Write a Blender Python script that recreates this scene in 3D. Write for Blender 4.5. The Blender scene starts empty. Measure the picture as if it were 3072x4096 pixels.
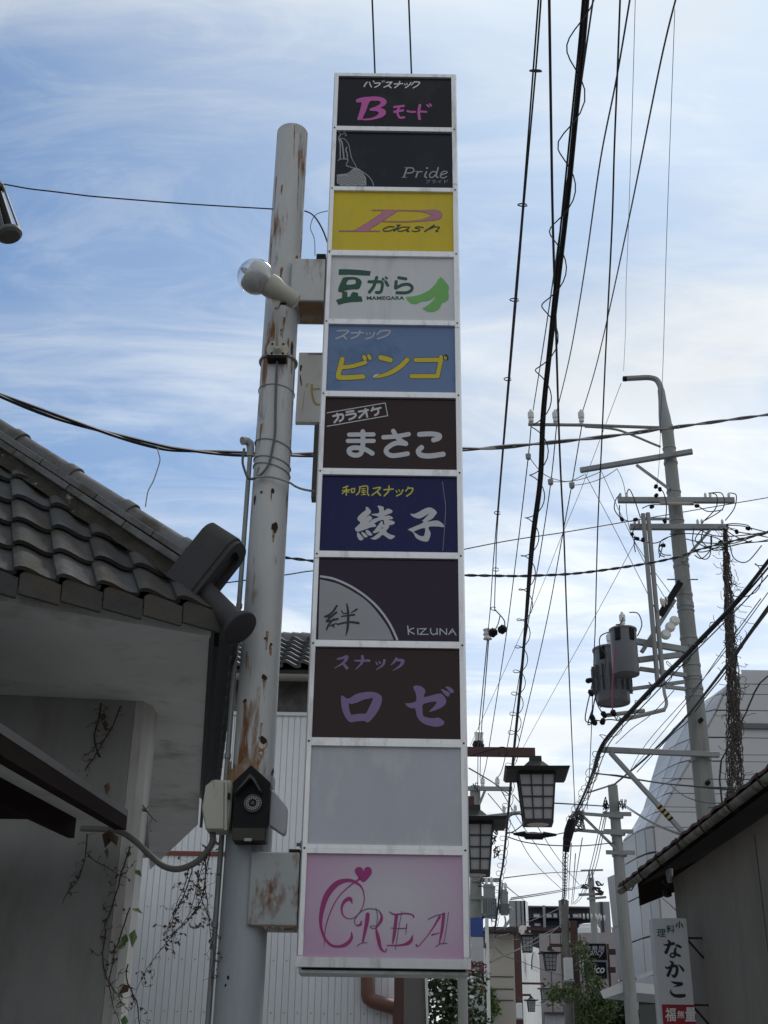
import bpy, bmesh, math, random
import numpy as np
from mathutils import Vector, Matrix, Quaternion
random.seed(7)
sc = bpy.context.scene
col = sc.collection
R = math.radians

# ------------------------------------------------------------------ camera
F = 4750.0; PITCH = R(25.59); ROLL = R(.88); CZ = 1.6      # focal length in photo pixels (3072 x 4096)
cam = bpy.data.cameras.new('camera'); camo = bpy.data.objects.new('camera', cam); col.objects.link(camo)
cam.sensor_fit = 'AUTO'; cam.sensor_width = 36; cam.lens = 36 * F / 4096; cam.clip_start = .05; cam.clip_end = 3000
camo.matrix_world = Matrix.Translation((0, 0, CZ)) @ Matrix.Rotation(math.pi / 2 + PITCH, 4, 'X') @ Matrix.Rotation(ROLL, 4, 'Z')
sc.camera = camo
sc.view_settings.view_transform = 'Standard'; sc.view_settings.look = 'None'
sc.view_settings.gamma = 1; sc.view_settings.use_curve_mapping = False
sc.view_settings.exposure = EXPOSURE = 0.40

# ------------------------------------------------------------------ sky and sun
SUN_EL, SUN_AZ = R(56), R(24)          # azimuth to the right of the viewing direction (+Y)
w = bpy.data.worlds.new('World'); sc.world = w; w.use_nodes = True
nt = w.node_tree; nt.nodes.clear()
def N(t, tree=None, **k):
    n = (tree or nt).nodes.new(t)
    for a, b in k.items(): setattr(n, a, b)
    return n
out = N('ShaderNodeOutputWorld'); bg = N('ShaderNodeBackground'); bg.inputs[1].default_value = .1
sky = N('ShaderNodeTexSky', sky_type='NISHITA', sun_disc=False, sun_elevation=SUN_EL, sun_rotation=SUN_AZ,
        air_density=1.0, dust_density=.8, ozone_density=2.0)
tc = N('ShaderNodeTexCoord'); sep = N('ShaderNodeSeparateXYZ')
nt.links.new(tc.outputs['Generated'], sep.inputs[0])
def M(op, a, b=None, c=None, tree=None, clamp=False):
    t = tree or nt
    n = t.nodes.new('ShaderNodeMath'); n.operation = op; n.use_clamp = clamp
    for i, v in enumerate((a, b, c)):
        if v is None: continue
        if isinstance(v, (int, float)): n.inputs[i].default_value = v
        else: t.links.new(v, n.inputs[i])
    return n.outputs[0]
zc = M('ADD', M('MAXIMUM', sep.outputs[2], 0.0), .16)
px_, py_ = M('DIVIDE', sep.outputs[0], zc), M('DIVIDE', sep.outputs[1], zc)
comb = N('ShaderNodeCombineXYZ'); nt.links.new(px_, comb.inputs[0]); nt.links.new(py_, comb.inputs[1])
def cloud(rot, scale, nscale, detail, rough, dist, off):
    m = N('ShaderNodeMapping'); m.inputs['Rotation'].default_value = (0, 0, R(rot)); m.inputs['Scale'].default_value = scale
    m.inputs['Location'].default_value = off
    nt.links.new(comb.outputs[0], m.inputs[0])
    t = N('ShaderNodeTexNoise'); t.inputs['Scale'].default_value = nscale; t.inputs['Detail'].default_value = detail
    t.inputs['Roughness'].default_value = rough; t.inputs['Distortion'].default_value = dist
    nt.links.new(m.outputs[0], t.inputs[0])
    return t.outputs[0]
def ramp(v, a, b):
    n = N('ShaderNodeMapRange', interpolation_type='SMOOTHSTEP'); n.inputs[1].default_value = a; n.inputs[2].default_value = b
    nt.links.new(v, n.inputs[0]); return n.outputs[0]
# a thin veil, streaks of cirrus and softer banks
veil = ramp(cloud(20, (.8, .8, 1), .8, 4, .55, .4, (1.3, .4, 0)), .36, .70)
warp = cloud(0, (1, 1, 1), .7, 2, .5, 0, (9.1, 4.4, 0))
streak = ramp(cloud(135, (.7, 1.6, 1), 1.0, 10, .54, 2.2, (.2, 2.1, 0)), .40, .72)
fine = ramp(cloud(135, (1.2, 3.6, 1), 2.3, 9, .66, 1.6, (4.2, .7, 0)), .44, .70)
right = ramp(px_, -.62, .55)                      # the veil thickens towards the sun's side
low = ramp(sep.outputs[2], .50, .10)
cov = M('ADD', M('MULTIPLY', veil, .20), M('MULTIPLY', streak, .72))
cov = M('ADD', cov, M('MULTIPLY', fine, .17))
cov = M('ADD', cov, M('MULTIPLY', right, .38))
cov = M('ADD', cov, M('MULTIPLY', ramp(py_, .25, -.6), .40))   # unseen cover added overhead and behind, making the sky light less blue
cov = M('ADD', cov, M('MULTIPLY', low, .46), clamp=True)
# cloud brightness: forward scattering towards the sun
sd = N('ShaderNodeVectorMath', operation='DOT_PRODUCT'); nrm = N('ShaderNodeVectorMath', operation='NORMALIZE')
nt.links.new(tc.outputs['Generated'], nrm.inputs[0]); nt.links.new(nrm.outputs[0], sd.inputs[0])
SUNV = Vector((math.sin(SUN_AZ) * math.cos(SUN_EL), math.cos(SUN_AZ) * math.cos(SUN_EL), math.sin(SUN_EL)))
sd.inputs[1].default_value = SUNV
lobe = M('POWER', M('MAXIMUM', M('MULTIPLY_ADD', sd.outputs['Value'], .5, .5), 0.0), 3.0)
body = cloud(10, (1, 1.6, 1), 1.7, 6, .55, .5, (7.7, 3.1, 0))
CB = M('MULTIPLY', M('MULTIPLY_ADD', lobe, 3.4, 3.5), M('MULTIPLY_ADD', body, .60, .70))
CB = M('MULTIPLY', CB, M('MULTIPLY_ADD', ramp(sep.outputs[2], .75, .22), .38, 1.0))   # brighter towards the hazy horizon
cc = N('ShaderNodeCombineColor'); 
for i, k in enumerate((.93, .98, 1.02)): nt.links.new(M('MULTIPLY', CB, k), cc.inputs[i])
mx = N('ShaderNodeMix', data_type='RGBA'); nt.links.new(cov, mx.inputs[0]); tint = N('ShaderNodeMix', data_type='RGBA', blend_type='MULTIPLY'); tint.inputs[0].default_value = 1; tint.inputs[7].default_value = (.56, .77, .90, 1); nt.links.new(sky.outputs[0], tint.inputs[6]); nt.links.new(tint.outputs[2], mx.inputs[6]); nt.links.new(cc.outputs[0], mx.inputs[7])
nt.links.new(mx.outputs[2], bg.inputs[0]); nt.links.new(bg.outputs[0], out.inputs[0])

sl = bpy.data.lights.new('sun', 'SUN'); sl.energy = 1.1; sl.angle = R(12); sl.color = (1, .96, .9)
slo = bpy.data.objects.new('sun', sl); col.objects.link(slo); slo.rotation_euler = (-SUNV).to_track_quat('-Z', 'Y').to_euler()
slo.location = (0, 0, 60)

# ------------------------------------------------------------------ photo pixel -> place
CROPS = dict(S=(0, 0, 1), A1=(1200, 250, 2.1067), A2=(1200, 1250, 2.1067), A3=(1150, 2200, 2.07375), A4=(1100, 3000, 1.9518), A5=(0, 1500, 1.3272),
    A6=(0, 2500, 1.3272), A7=(850, 450, 1.2636), A8=(1850, 3000, 1.3576), B1=(2000, 1400, 1.5476), B2=(2250, 2400, 2.0182),
    B3=(1800, 2900, 2.37), B4=(1850, 3500, 2.5523), B5=(2300, 3000, 2.0181), B6=(1800, 0, 1.659), B7=(1850, 1900, 2.0108),
    B8=(750, 2500, 2.2117), S1=(1330, 290, 3.318), S2=(1330, 510, 3.318), S3=(1320, 750, 3.318), S4=(1310, 1010, 3.1904),
    S5=(1300, 1290, 3.1302), S6=(1290, 1570, 3.0722), S7=(1280, 1890, 2.9625), S8=(1260, 2220, 2.8119), S9=(1240, 2570, 2.6758),
    S10=(1180, 3380, 2.3042), N1=(2560, 3620, 4.6467), L1=(900, 980, 3.6867), K2=(1380, 2000, 3.6065), R1=(1100, 1350, 3.16),
    T1=(0, 1620, 2.7654), T2=(450, 1950, 2.9105), T3=(0, 2700, 2.6758), U1=(0, 600, 4.1475))
def P(c, x, y):
    a, b, s = CROPS[c]; return (a + x / s, b + y / s)
CR, SR = math.cos(ROLL), math.sin(ROLL); CP, SP = math.cos(PITCH), math.sin(PITCH)
CAM = Vector((0, 0, CZ))
def ray(p):
    X, Y = p[0] - 1536, 2048 - p[1]
    x = (X * CR - Y * SR) / F; y = (X * SR + Y * CR) / F
    return Vector((x, CP - y * SP, SP + y * CP))
def at(p, Y): r = ray(p); return CAM + r * (Y / r.y)
def atx(p, X): r = ray(p); return CAM + r * (X / r.x)
def atz(p, Z): r = ray(p); return CAM + r * ((Z - CZ) / r.z)
def aton(p, o, n): r = ray(p); return CAM + r * ((Vector(o) - CAM).dot(n) / r.dot(n))
def A(c, x, y, Y): return at(P(c, x, y), Y)
def ground(y): return 0.0 if y < 12 else (y - 12) * .03

# ------------------------------------------------------------------ mesh helpers
class MB:
    def __init__(s): s.v = []; s.f = []; s.sm = False
    def add(s, vs, fs):
        b = len(s.v); s.v += [tuple(v) for v in vs]; s.f += [tuple(i + b for i in f) for f in fs]; return s
    def box(s, a, b):
        (x0, y0, z0), (x1, y1, z1) = a, b
        return s.add([(x0,y0,z0),(x1,y0,z0),(x1,y1,z0),(x0,y1,z0),(x0,y0,z1),(x1,y0,z1),(x1,y1,z1),(x0,y1,z1)],
                     [(0,3,2,1),(4,5,6,7),(0,1,5,4),(1,2,6,5),(2,3,7,6),(3,0,4,7)])
    def obox(s, o, ax, ay, az):                     # corner + three edge vectors
        o, ax, ay, az = map(Vector, (o, ax, ay, az))
        vs = [o, o+ax, o+ax+ay, o+ay, o+az, o+ax+az, o+ax+ay+az, o+ay+az]
        fs = [(0,3,2,1),(4,5,6,7),(0,1,5,4),(1,2,6,5),(2,3,7,6),(3,0,4,7)]
        if ax.cross(ay).dot(az) < 0: fs = [f[::-1] for f in fs]
        return s.add(vs, fs)
    def bar(s, p, q, wd, ht, up=(0, 0, 1)):         # rectangular bar from p to q
        p, q = Vector(p), Vector(q); d = q - p
        sd = d.cross(Vector(up)).normalized(); u = sd.cross(d).normalized()
        return s.obox(p - sd * wd / 2 - u * ht / 2, d, sd * wd, u * ht)
    def tube(s, pts, r, n=8, cap=True):
        pts = [Vector(p) for p in pts]; rs = r if isinstance(r, (list, tuple)) else [r] * len(pts)
        b = len(s.v); ref = None
        for i, p in enumerate(pts):
            d = (pts[min(i + 1, len(pts) - 1)] - pts[max(i - 1, 0)])
            d = d.normalized() if d.length > 1e-9 else Vector((0, 0, 1))
            if ref is None: ref = d.orthogonal().normalized()
            ref = ref - d * ref.dot(d)
            ref = ref.normalized() if ref.length > 1e-6 else d.orthogonal().normalized()
            o = d.cross(ref)
            for k in range(n):
                a = 2 * math.pi * k / n
                s.v.append(tuple(p + (ref * math.cos(a) + o * math.sin(a)) * rs[i]))
        for i in range(len(pts) - 1):
            for k in range(n):
                k2 = (k + 1) % n
                s.f.append((b+i*n+k, b+i*n+k2, b+(i+1)*n+k2, b+(i+1)*n+k))
        if cap:
            s.f.append(tuple(b + k for k in reversed(range(n)))); e = b + (len(pts) - 1) * n
            s.f.append(tuple(e + k for k in range(n)))
        s.sm = True
        return s
    def lathe(s, o, d, prof, n=16):                 # prof: (radius, along)
        o, d = Vector(o), Vector(d).normalized()
        return s.tube_prof(o, d, prof, n)
    def tube_prof(s, o, d, prof, n):
        ref = d.orthogonal().normalized(); q = d.cross(ref); b = len(s.v)
        for r, l in prof:
            for k in range(n):
                a = 2 * math.pi * k / n
                s.v.append(tuple(o + d * l + (ref * math.cos(a) + q * math.sin(a)) * max(r, 1e-4)))
        for i in range(len(prof) - 1):
            for k in range(n):
                k2 = (k + 1) % n
                s.f.append((b+i*n+k, b+i*n+k2, b+(i+1)*n+k2, b+(i+1)*n+k))
        s.f.append(tuple(b + k for k in reversed(range(n)))); e = b + (len(prof) - 1) * n
        s.f.append(tuple(e + k for k in range(n)))
        s.sm = True
        return s
    def prism(s, poly, ext):                        # planar polygon + extrusion vector
        poly = [Vector(p) for p in poly]; ext = Vector(ext); n = len(poly)
        nrm = Vector((0, 0, 0))
        for i in range(n): nrm += poly[i].cross(poly[(i + 1) % n])
        if nrm.dot(ext) > 0: poly = poly[::-1]
        vs = poly + [p + ext for p in poly]
        return s.add(vs, [tuple(range(n)), tuple(range(2 * n - 1, n - 1, -1))] + [(i, i + n, (i + 1) % n + n, (i + 1) % n) for i in range(n)])
    def mesh(s, name, m, smooth=None):
        me = bpy.data.meshes.new(name); me.from_pydata(s.v, [], s.f)
        if m: me.materials.append(m)
        if s.sm if smooth is None else smooth:
            me.shade_smooth()
            if hasattr(me, 'set_sharp_from_angle'): me.set_sharp_from_angle(angle=R(40))
        me.update(); return me
    def build(s, name, m, parent=None, smooth=None, bevel=0):
        me = s.mesh(name, m, smooth)
        if bevel:
            bm = bmesh.new(); bm.from_mesh(me); bmesh.ops.bevel(bm, geom=bm.edges[:], offset=bevel, segments=1, affect='EDGES', clamp_overlap=True)
            bm.to_mesh(me); bm.free()
        return link(name, me, parent)
def link(name, me, parent=None):
    o = bpy.data.objects.new(name, me); col.objects.link(o)
    if parent is not None: setp(o, parent)
    return o
ROOTW = {}
def setp(o, parent):
    o.parent = parent
    o.matrix_parent_inverse = wm(parent).inverted()
def wm(o):
    m = o.matrix_basis.copy()
    if o.parent is not None: m = wm(o.parent) @ o.matrix_parent_inverse @ m
    return m
def thing(name, label, cat, loc=(0, 0, 0), group=None):
    o = bpy.data.objects.new(name, None); col.objects.link(o); o.location = loc; o.empty_display_size = .2
    return tag(o, label, cat, group)
def tag(o, label, cat, group=None):
    o['label'] = label; o['category'] = cat
    if group: o['group'] = group
    return o
def struct(o): o['kind'] = 'structure'; return o
def copy_tree(o, parent=None):
    c = o.copy(); col.objects.link(c)
    if parent is not None: c.parent = parent
    for ch in list(o.children): copy_tree(ch, c)
    return c

# ------------------------------------------------------------------ materials
MATS = {}
def mat(name, c, rough=.7, metal=0.0, var=.18, scale=6, c2=None, lo=.5, hi=.65, stretch=(1, 1, 1), bump=.0, bscale=60, rnd=0.0, spec=.5, amt=1.0, fine=0.0):
    if name in MATS: return MATS[name]
    m = bpy.data.materials.new(name); m.use_nodes = True; t = m.node_tree
    b = t.nodes['Principled BSDF']
    b.inputs['Roughness'].default_value = rough; b.inputs['Metallic'].default_value = metal; b.inputs['Specular IOR Level'].default_value = spec
    tcn = t.nodes.new('ShaderNodeTexCoord'); mp = t.nodes.new('ShaderNodeMapping'); mp.inputs['Scale'].default_value = stretch
    t.links.new(tcn.outputs['Object'], mp.inputs[0])
    if rnd:
        oi = t.nodes.new('ShaderNodeObjectInfo'); sh = t.nodes.new('ShaderNodeVectorMath'); sh.operation = 'SCALE'
        t.links.new(oi.outputs['Random'], sh.inputs['Scale']); sh.inputs[0].default_value = (17, 31, 13)
        t.links.new(sh.outputs[0], mp.inputs['Location'])
    def noise(sca, det, vec):
        n = t.nodes.new('ShaderNodeTexNoise'); n.inputs['Scale'].default_value = sca; n.inputs['Detail'].default_value = det; n.inputs['Roughness'].default_value = .6
        t.links.new(vec, n.inputs[0]); return n.outputs[0]
    n1 = noise(scale, 6, mp.outputs[0])
    f = M('MULTIPLY_ADD', n1, 2 * var, 1 - var, tree=t)
    if fine: f = M('MULTIPLY', f, M('MULTIPLY_ADD', noise(scale * 9, 3, mp.outputs[0]), 2 * fine, 1 - fine, tree=t), tree=t)
    if rnd: f = M('MULTIPLY', f, M('MULTIPLY_ADD', oi.outputs['Random'], 2 * rnd, 1 - rnd, tree=t), tree=t)
    base = t.nodes.new('ShaderNodeMix'); base.data_type = 'RGBA'; base.blend_type = 'MULTIPLY'; base.inputs[0].default_value = 1
    base.inputs[6].default_value = (*c, 1)
    g = t.nodes.new('ShaderNodeCombineColor')
    for i in range(3): t.links.new(f, g.inputs[i])
    t.links.new(g.outputs[0], base.inputs[7])
    o = base.outputs[2]
    if c2:
        n2 = noise(scale * .7, 9, mp.outputs[0]); n3 = noise(scale * 3.1, 6, mp.outputs[0])
        mr = t.nodes.new('ShaderNodeMapRange'); mr.inputs[1].default_value = lo; mr.inputs[2].default_value = hi
        t.links.new(M('ADD', M('MULTIPLY', n2, .7, tree=t), M('MULTIPLY', n3, .3, tree=t), tree=t), mr.inputs[0])
        k = M('MULTIPLY', mr.outputs[0], amt, tree=t)
        mm = t.nodes.new('ShaderNodeMix'); mm.data_type = 'RGBA'; t.links.new(k, mm.inputs[0]); t.links.new(o, mm.inputs[6]); mm.inputs[7].default_value = (*c2, 1)
        o = mm.outputs[2]
        if metal == 0: t.links.new(M('MULTIPLY_ADD', k, max(0, .92 - rough), rough, tree=t), b.inputs['Roughness'])
        else: t.links.new(M('MULTIPLY_ADD', k, -metal, metal, tree=t), b.inputs['Metallic'])
    t.links.new(o, b.inputs['Base Color'])
    if bump:
        bn = t.nodes.new('ShaderNodeBump'); bn.inputs['Strength'].default_value = bump; bn.inputs['Distance'].default_value = .02
        t.links.new(noise(bscale, 5, mp.outputs[0]), bn.inputs['Height']); t.links.new(bn.outputs[0], b.inputs['Normal'])
    MATS[name] = m
    return m
M_alu = mat('aluminium', (.86, .865, .87), .45, .45, .08, 5, (.26, .24, .20), .52, .76, (3, 3, .5), fine=.06, amt=.7)
M_aluD = mat('dull_aluminium', (.50, .51, .52), .5, .6, .15, 5, (.12, .11, .10), .50, .75)
M_rust = mat('rusty_painted_steel', (.50, .51, .50), .5, 0, .12, 2.2, (.21, .095, .045), .525, .60, (3.4, 3.4, .55), bump=.12, fine=.08)
M_rust2 = mat('painted_steel_sleeve', (.36, .39, .41), .5, 0, .14, 2.0, (.16, .07, .035), .55, .66, (2.4, 2.4, .5), bump=.1, fine=.08)
M_rustH = mat('heavy_rust', (.30, .19, .11), .9, 0, .3, 9, (.42, .43, .42), .52, .66, bump=.5)
M_black = mat('black_plastic', (.010, .010, .011), .5, 0, .2, 8, spec=.15)
M_cable = mat('black_cable', (.016, .016, .018), .55, 0, .2, 8)
M_galv = mat('galvanised_steel', (.27, .285, .285), .55, .35, .16, 6, (.20, .19, .17), .55, .75, fine=.1)
M_conc = mat('pole_concrete', (.30, .30, .285), .85, 0, .14, 3, (.17, .17, .155), .48, .75, (1.5, 1.5, .25), fine=.1)
M_porc = mat('porcelain', (.70, .69, .65), .25, 0, .1, 12)
M_tile = mat('roof_tile', (.058, .060, .063), .8, 0, .4, 5, (.060, .050, .035), .46, .64, bump=.4, bscale=30, rnd=.38, fine=.3)
M_tileD = mat('eave_tile', (.05, .048, .046), .8, 0, .4, 5, (.075, .065, .045), .46, .64, bump=.3, bscale=30, rnd=.3, fine=.25)
M_ridge = mat('ridge_tile', (.135, .137, .14), .75, 0, .3, 5, (.075, .07, .055), .46, .62, bump=.15, rnd=.15, fine=.15)
M_mortar = mat('mortar', (.04, .035, .027), .95, 0, .6, 12, (.36, .34, .29), .60, .66, bump=.8, bscale=25)
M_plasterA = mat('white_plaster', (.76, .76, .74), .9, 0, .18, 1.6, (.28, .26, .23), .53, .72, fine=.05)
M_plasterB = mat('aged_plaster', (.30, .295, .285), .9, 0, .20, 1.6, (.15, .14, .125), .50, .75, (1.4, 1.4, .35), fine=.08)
M_wood = mat('dark_wood', (.022, .014, .012), .9, 0, .45, 4, stretch=(3, 1, 8), spec=.1, fine=.3)
M_lampblk = mat('lantern_iron', (.022, .021, .021), .6, 0, .3, 8)
M_brown = mat('brown_post_paint', (.085, .036, .030), .6, 0, .2, 5)
M_glassW = mat('lantern_pane', (.38, .38, .39), .35, 0, .08, 6)
M_cream = mat('cream_plastic', (.46, .45, .38), .5, 0, .10, 6, (.25, .23, .18), .55, .8)
M_white = mat('white_enamel', (.72, .73, .72), .4, 0, .08, 6)
M_side = mat('white_siding', (.80, .82, .84), .5, 0, .06, 3, rnd=.04, fine=.04)
M_grey = mat('grey_metal', (.36, .37, .39), .45, 0, .1, 6)
# ------------------------------------------------------------------ lettering: shapes traced as strokes, filled by marching squares
def smooth(pts, closed=False, n=6):
    pts = [tuple(map(float, p)) for p in pts]
    if len(pts) < 3: return pts
    L = len(pts); o = []
    for i in range(L if closed else L - 1):
        p0, p1, p2, p3 = (pts[(i + k) % L] if closed else pts[min(max(i + k, 0), L - 1)] for k in (-1, 0, 1, 2))
        for j in range(n):
            t = j / n
            o.append(tuple(.5 * (2*b + (c-a)*t + (2*a-5*b+4*c-d)*t*t + (3*b-a-3*c+d)*t**3) for a, b, c, d in zip(p0, p1, p2, p3)))
    if not closed: o.append(pts[-1])
    return o
def field(items, step, grow=0.0):
    allp = []
    for it in items:
        k, d = it[0], it[-1]
        wd = it[1] if len(it) == 3 else 0
        for q in d:
            r = (q[2] if len(q) > 2 else wd) / 2 + grow + 3 * step
            allp += [(q[0] - r, q[1] - r), (q[0] + r, q[1] + r)]
    a = np.array(allp); x0, y0 = a.min(0); x1, y1 = a.max(0)
    xs = np.arange(x0, x1 + step, step); ys = np.arange(y0, y1 + step, step)
    V = np.full((len(ys), len(xs)), 1e3)
    for it in items:
        k, d = it[0], it[-1]; sub = k[0] == '-'; k = k.lstrip('-')
        if k in 'sSv':
            wd = it[1] if len(it) == 3 else None
            q = [(p[0], p[1], (p[2] if len(p) > 2 else wd)) for p in d]
            if k != 'S': q = smooth(q)
            segs = list(zip(q[:-1], q[1:]))
        else:
            q = smooth(d, True) if k == 'p' else d
            segs = [((*q[i][:2], 0), (*q[(i + 1) % len(q)][:2], 0)) for i in range(len(q))]
        qa = np.array([s_[0][:2] for s_ in segs] + [s_[1][:2] for s_ in segs]); mr = max(max(s_[0][2], s_[1][2]) for s_ in segs) / 2 + grow + 2 * step
        i0, i1 = np.searchsorted(xs, [qa[:, 0].min() - mr, qa[:, 0].max() + mr]); j0, j1 = np.searchsorted(ys, [qa[:, 1].min() - mr, qa[:, 1].max() + mr])
        X, Y = np.meshgrid(xs[i0:i1], ys[j0:j1])
        D = np.full(X.shape, 1e3); ins = np.zeros(X.shape, bool)
        for (ax, ay, aw), (bx, by, bw) in segs:
            dx, dy = bx - ax, by - ay; L = dx * dx + dy * dy + 1e-9
            t = np.clip(((X - ax) * dx + (Y - ay) * dy) / L, 0, 1)
            D = np.minimum(D, np.hypot(X - ax - t * dx, Y - ay - t * dy) - (aw + t * (bw - aw)) / 2)
            if k in 'pq' and abs(dy) > 1e-9:
                ins ^= ((ay > Y) != (by > Y)) & (X < ax + (Y - ay) / dy * dx)
        if k in 'pq': D = np.where(ins, -D, D)
        v = V[j0:j1, i0:i1]
        V[j0:j1, i0:i1] = np.maximum(v, -D) if sub else np.minimum(v, D)
    return xs, ys, V - grow
def fill_mesh(xs, ys, V):
    pts = []; faces = []; idx = {}
    def pid(x, y):
        key = (round(x, 3), round(y, 3))
        if key not in idx: idx[key] = len(pts); pts.append((x, y))
        return idx[key]
    I = V < 0
    c4 = I[:-1, :-1].astype(int) + I[:-1, 1:] + I[1:, 1:] + I[1:, :-1]
    for j in range(c4.shape[0]):
        row = c4[j]; full = np.flatnonzero(row == 4)
        if len(full):
            for run in np.split(full, np.flatnonzero(np.diff(full) > 1) + 1):
                a, b = xs[run[0]], xs[run[-1] + 1]
                faces.append((pid(a, ys[j]), pid(b, ys[j]), pid(b, ys[j + 1]), pid(a, ys[j + 1])))
        for i in np.flatnonzero((row > 0) & (row < 4)):
            cn = [(xs[i], ys[j], V[j, i]), (xs[i+1], ys[j], V[j, i+1]), (xs[i+1], ys[j+1], V[j+1, i+1]), (xs[i], ys[j+1], V[j+1, i])]
            pl = []
            for a in range(4):
                p, q = cn[a], cn[(a + 1) % 4]
                if p[2] < 0: pl.append(pid(p[0], p[1]))
                if (p[2] < 0) != (q[2] < 0):
                    t = p[2] / (p[2] - q[2]); pl.append(pid(p[0] + t * (q[0] - p[0]), p[1] + t * (q[1] - p[1])))
            pl = [v for n_, v in enumerate(pl) if v != pl[n_ - 1]]
            if len(pl) > 2: faces.append(tuple(pl))
    return pts, faces
def letters(name, crop, items, Y, m, parent, step=4.0, grow=0.0, label=None):
    pts, faces = fill_mesh(*field(items, step, grow))
    return plane_mesh(name, crop, pts, faces, Y, m, parent, label)
def plane_mesh(name, crop, pts, faces, Y, m, parent, label=None):
    vs = [A(crop, x, y, Y) for x, y in pts]
    mb = MB(); mb.add(vs, faces)
    me = mb.mesh(name, m, False)
    if len(me.polygons) and me.polygons[0].normal.y > 0: me.flip_normals()
    o = link(name, me, parent)
    if label: o['label'] = label
    return o
def font(name, crop, body, box, Y, m, parent, bold=0.0, shear=0.0, label=None, kx=1.0):
    cu = bpy.data.curves.new('txt', 'FONT'); cu.body = body; cu.shear = shear; cu.offset = bold; cu.space_character = kx; cu.resolution_u = 3
    o = bpy.data.objects.new('txt', cu); col.objects.link(o)
    bpy.context.view_layer.update()
    me = bpy.data.meshes.new_from_object(o)
    bpy.data.objects.remove(o); bpy.data.curves.remove(cu)
    a = np.array([v.co[:2] for v in me.vertices]); lo, hi = a.min(0), a.max(0)
    x0, y0, x1, y1 = box
    pts = [(x0 + (p[0] - lo[0]) / (hi[0] - lo[0]) * (x1 - x0), y1 - (p[1] - lo[1]) / (hi[1] - lo[1]) * (y1 - y0)) for p in a]
    faces = [tuple(p.vertices) for p in me.polygons]
    bpy.data.meshes.remove(me)
    return plane_mesh(name, crop, pts, faces, Y, m, parent, label)

# ------------------------------------------------------------------ ground
gm = mat('asphalt', (.16, .16, .16), .9, 0, .2, 3, bump=.3, bscale=120)
g = MB(); g.add([(-400, -400, 0), (400, -400, 0), (400, 12, 0), (-400, 12, 0), (400, 600, ground(600)), (-400, 600, ground(600))], [(0, 1, 2, 3), (3, 2, 4, 5)])
struct(g.build('ground', gm))
rm = mat('lane_concrete', (.28, .275, .265), .9, 0, .2, 4, bump=.3, bscale=140)
g = MB()
lane = [(-8, -1.0, 2.1), (6, -.9, 2.1), (12, .5, 2.7), (30, 2.4, 5.2), (70, 8, 12)]
vs = []
for y, a, b in lane: vs += [(a, y, ground(y) + .004), (b, y, ground(y) + .004)]
g.add(vs, [(2*i, 2*i+1, 2*i+3, 2*i+2) for i in range(len(lane) - 1)])
struct(g.build('lane', rm))

# ------------------------------------------------------------------ the stacked shop sign
SY = 7.2; PY = SY + .016
sign = thing('stacked_shop_sign', 'tall vertical sign tower of eleven stacked shop panels in an aluminium frame', 'sign', (.037, 7.35, 2.18))
XL, XR, ZB, ZT = -.461, .535, 2.178, 9.024            # outer frame
IL, IR = -.424, .494
ys = [306.6, 505.5, 525, 747, 765, 1002, 1025, 1278, 1299.6, 1566, 1589.5, 1875, 1902, 2206, 2232.5, 2562.5, 2590.5, 2953, 2986, 3380, 3417, 3832.6]
zs = [at((1560, y), SY).z for y in ys]
def acrylic(name, c, rough=.16, **k): return mat(name, c, rough, 0, k.pop('var', .06), k.pop('scale', 3), spec=.22, **k)
panel_mats = [acrylic('panel_black', (.016, .017, .019), c2=(.035, .036, .038), lo=.5, hi=.8), acrylic('panel_charcoal', (.015, .018, .025), c2=(.032, .035, .042), lo=.5, hi=.8), acrylic('panel_yellow', (.68, .52, .04), .45, c2=(.52, .42, .10), lo=.5, hi=.8, stretch=(2, 2, .5)),
    acrylic('panel_white', (.66, .67, .68), .4, c2=(.48, .48, .48), lo=.5, hi=.75, stretch=(3, 3, .4)), acrylic('panel_blue', (.155, .235, .40), .4, c2=(.07, .11, .22), lo=.55, hi=.8),
    acrylic('panel_brown_black', (.036, .020, .021)), acrylic('panel_navy', (.008, .013, .085), c2=(.022, .028, .09), lo=.5, hi=.8, stretch=(2, 2, .6)), acrylic('panel_violet_black', (.028, .017, .042), .10),
    acrylic('panel_dark_brown', (.036, .018, .017)), acrylic('panel_blank', (.50, .525, .57), .3, var=.12, scale=1.6, c2=(.60, .61, .63), lo=.50, hi=.56, stretch=(1.6, 1.6, .8), amt=.8), None]
# the bottom panel is printed pink at its edges and paler in the middle
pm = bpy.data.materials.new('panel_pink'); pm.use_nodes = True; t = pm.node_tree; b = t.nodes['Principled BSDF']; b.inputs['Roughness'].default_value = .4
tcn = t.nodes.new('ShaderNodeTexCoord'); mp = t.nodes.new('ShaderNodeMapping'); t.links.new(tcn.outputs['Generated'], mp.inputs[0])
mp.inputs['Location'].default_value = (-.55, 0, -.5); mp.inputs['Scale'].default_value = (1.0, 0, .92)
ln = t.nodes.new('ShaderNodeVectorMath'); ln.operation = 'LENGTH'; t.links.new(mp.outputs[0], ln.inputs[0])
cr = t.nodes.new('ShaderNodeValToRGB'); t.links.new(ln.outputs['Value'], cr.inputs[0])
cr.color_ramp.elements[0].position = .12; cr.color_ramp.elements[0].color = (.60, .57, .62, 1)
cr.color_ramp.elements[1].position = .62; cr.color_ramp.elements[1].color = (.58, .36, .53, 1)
t.links.new(cr.outputs[0], b.inputs['Base Color']); panel_mats[10] = pm
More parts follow.
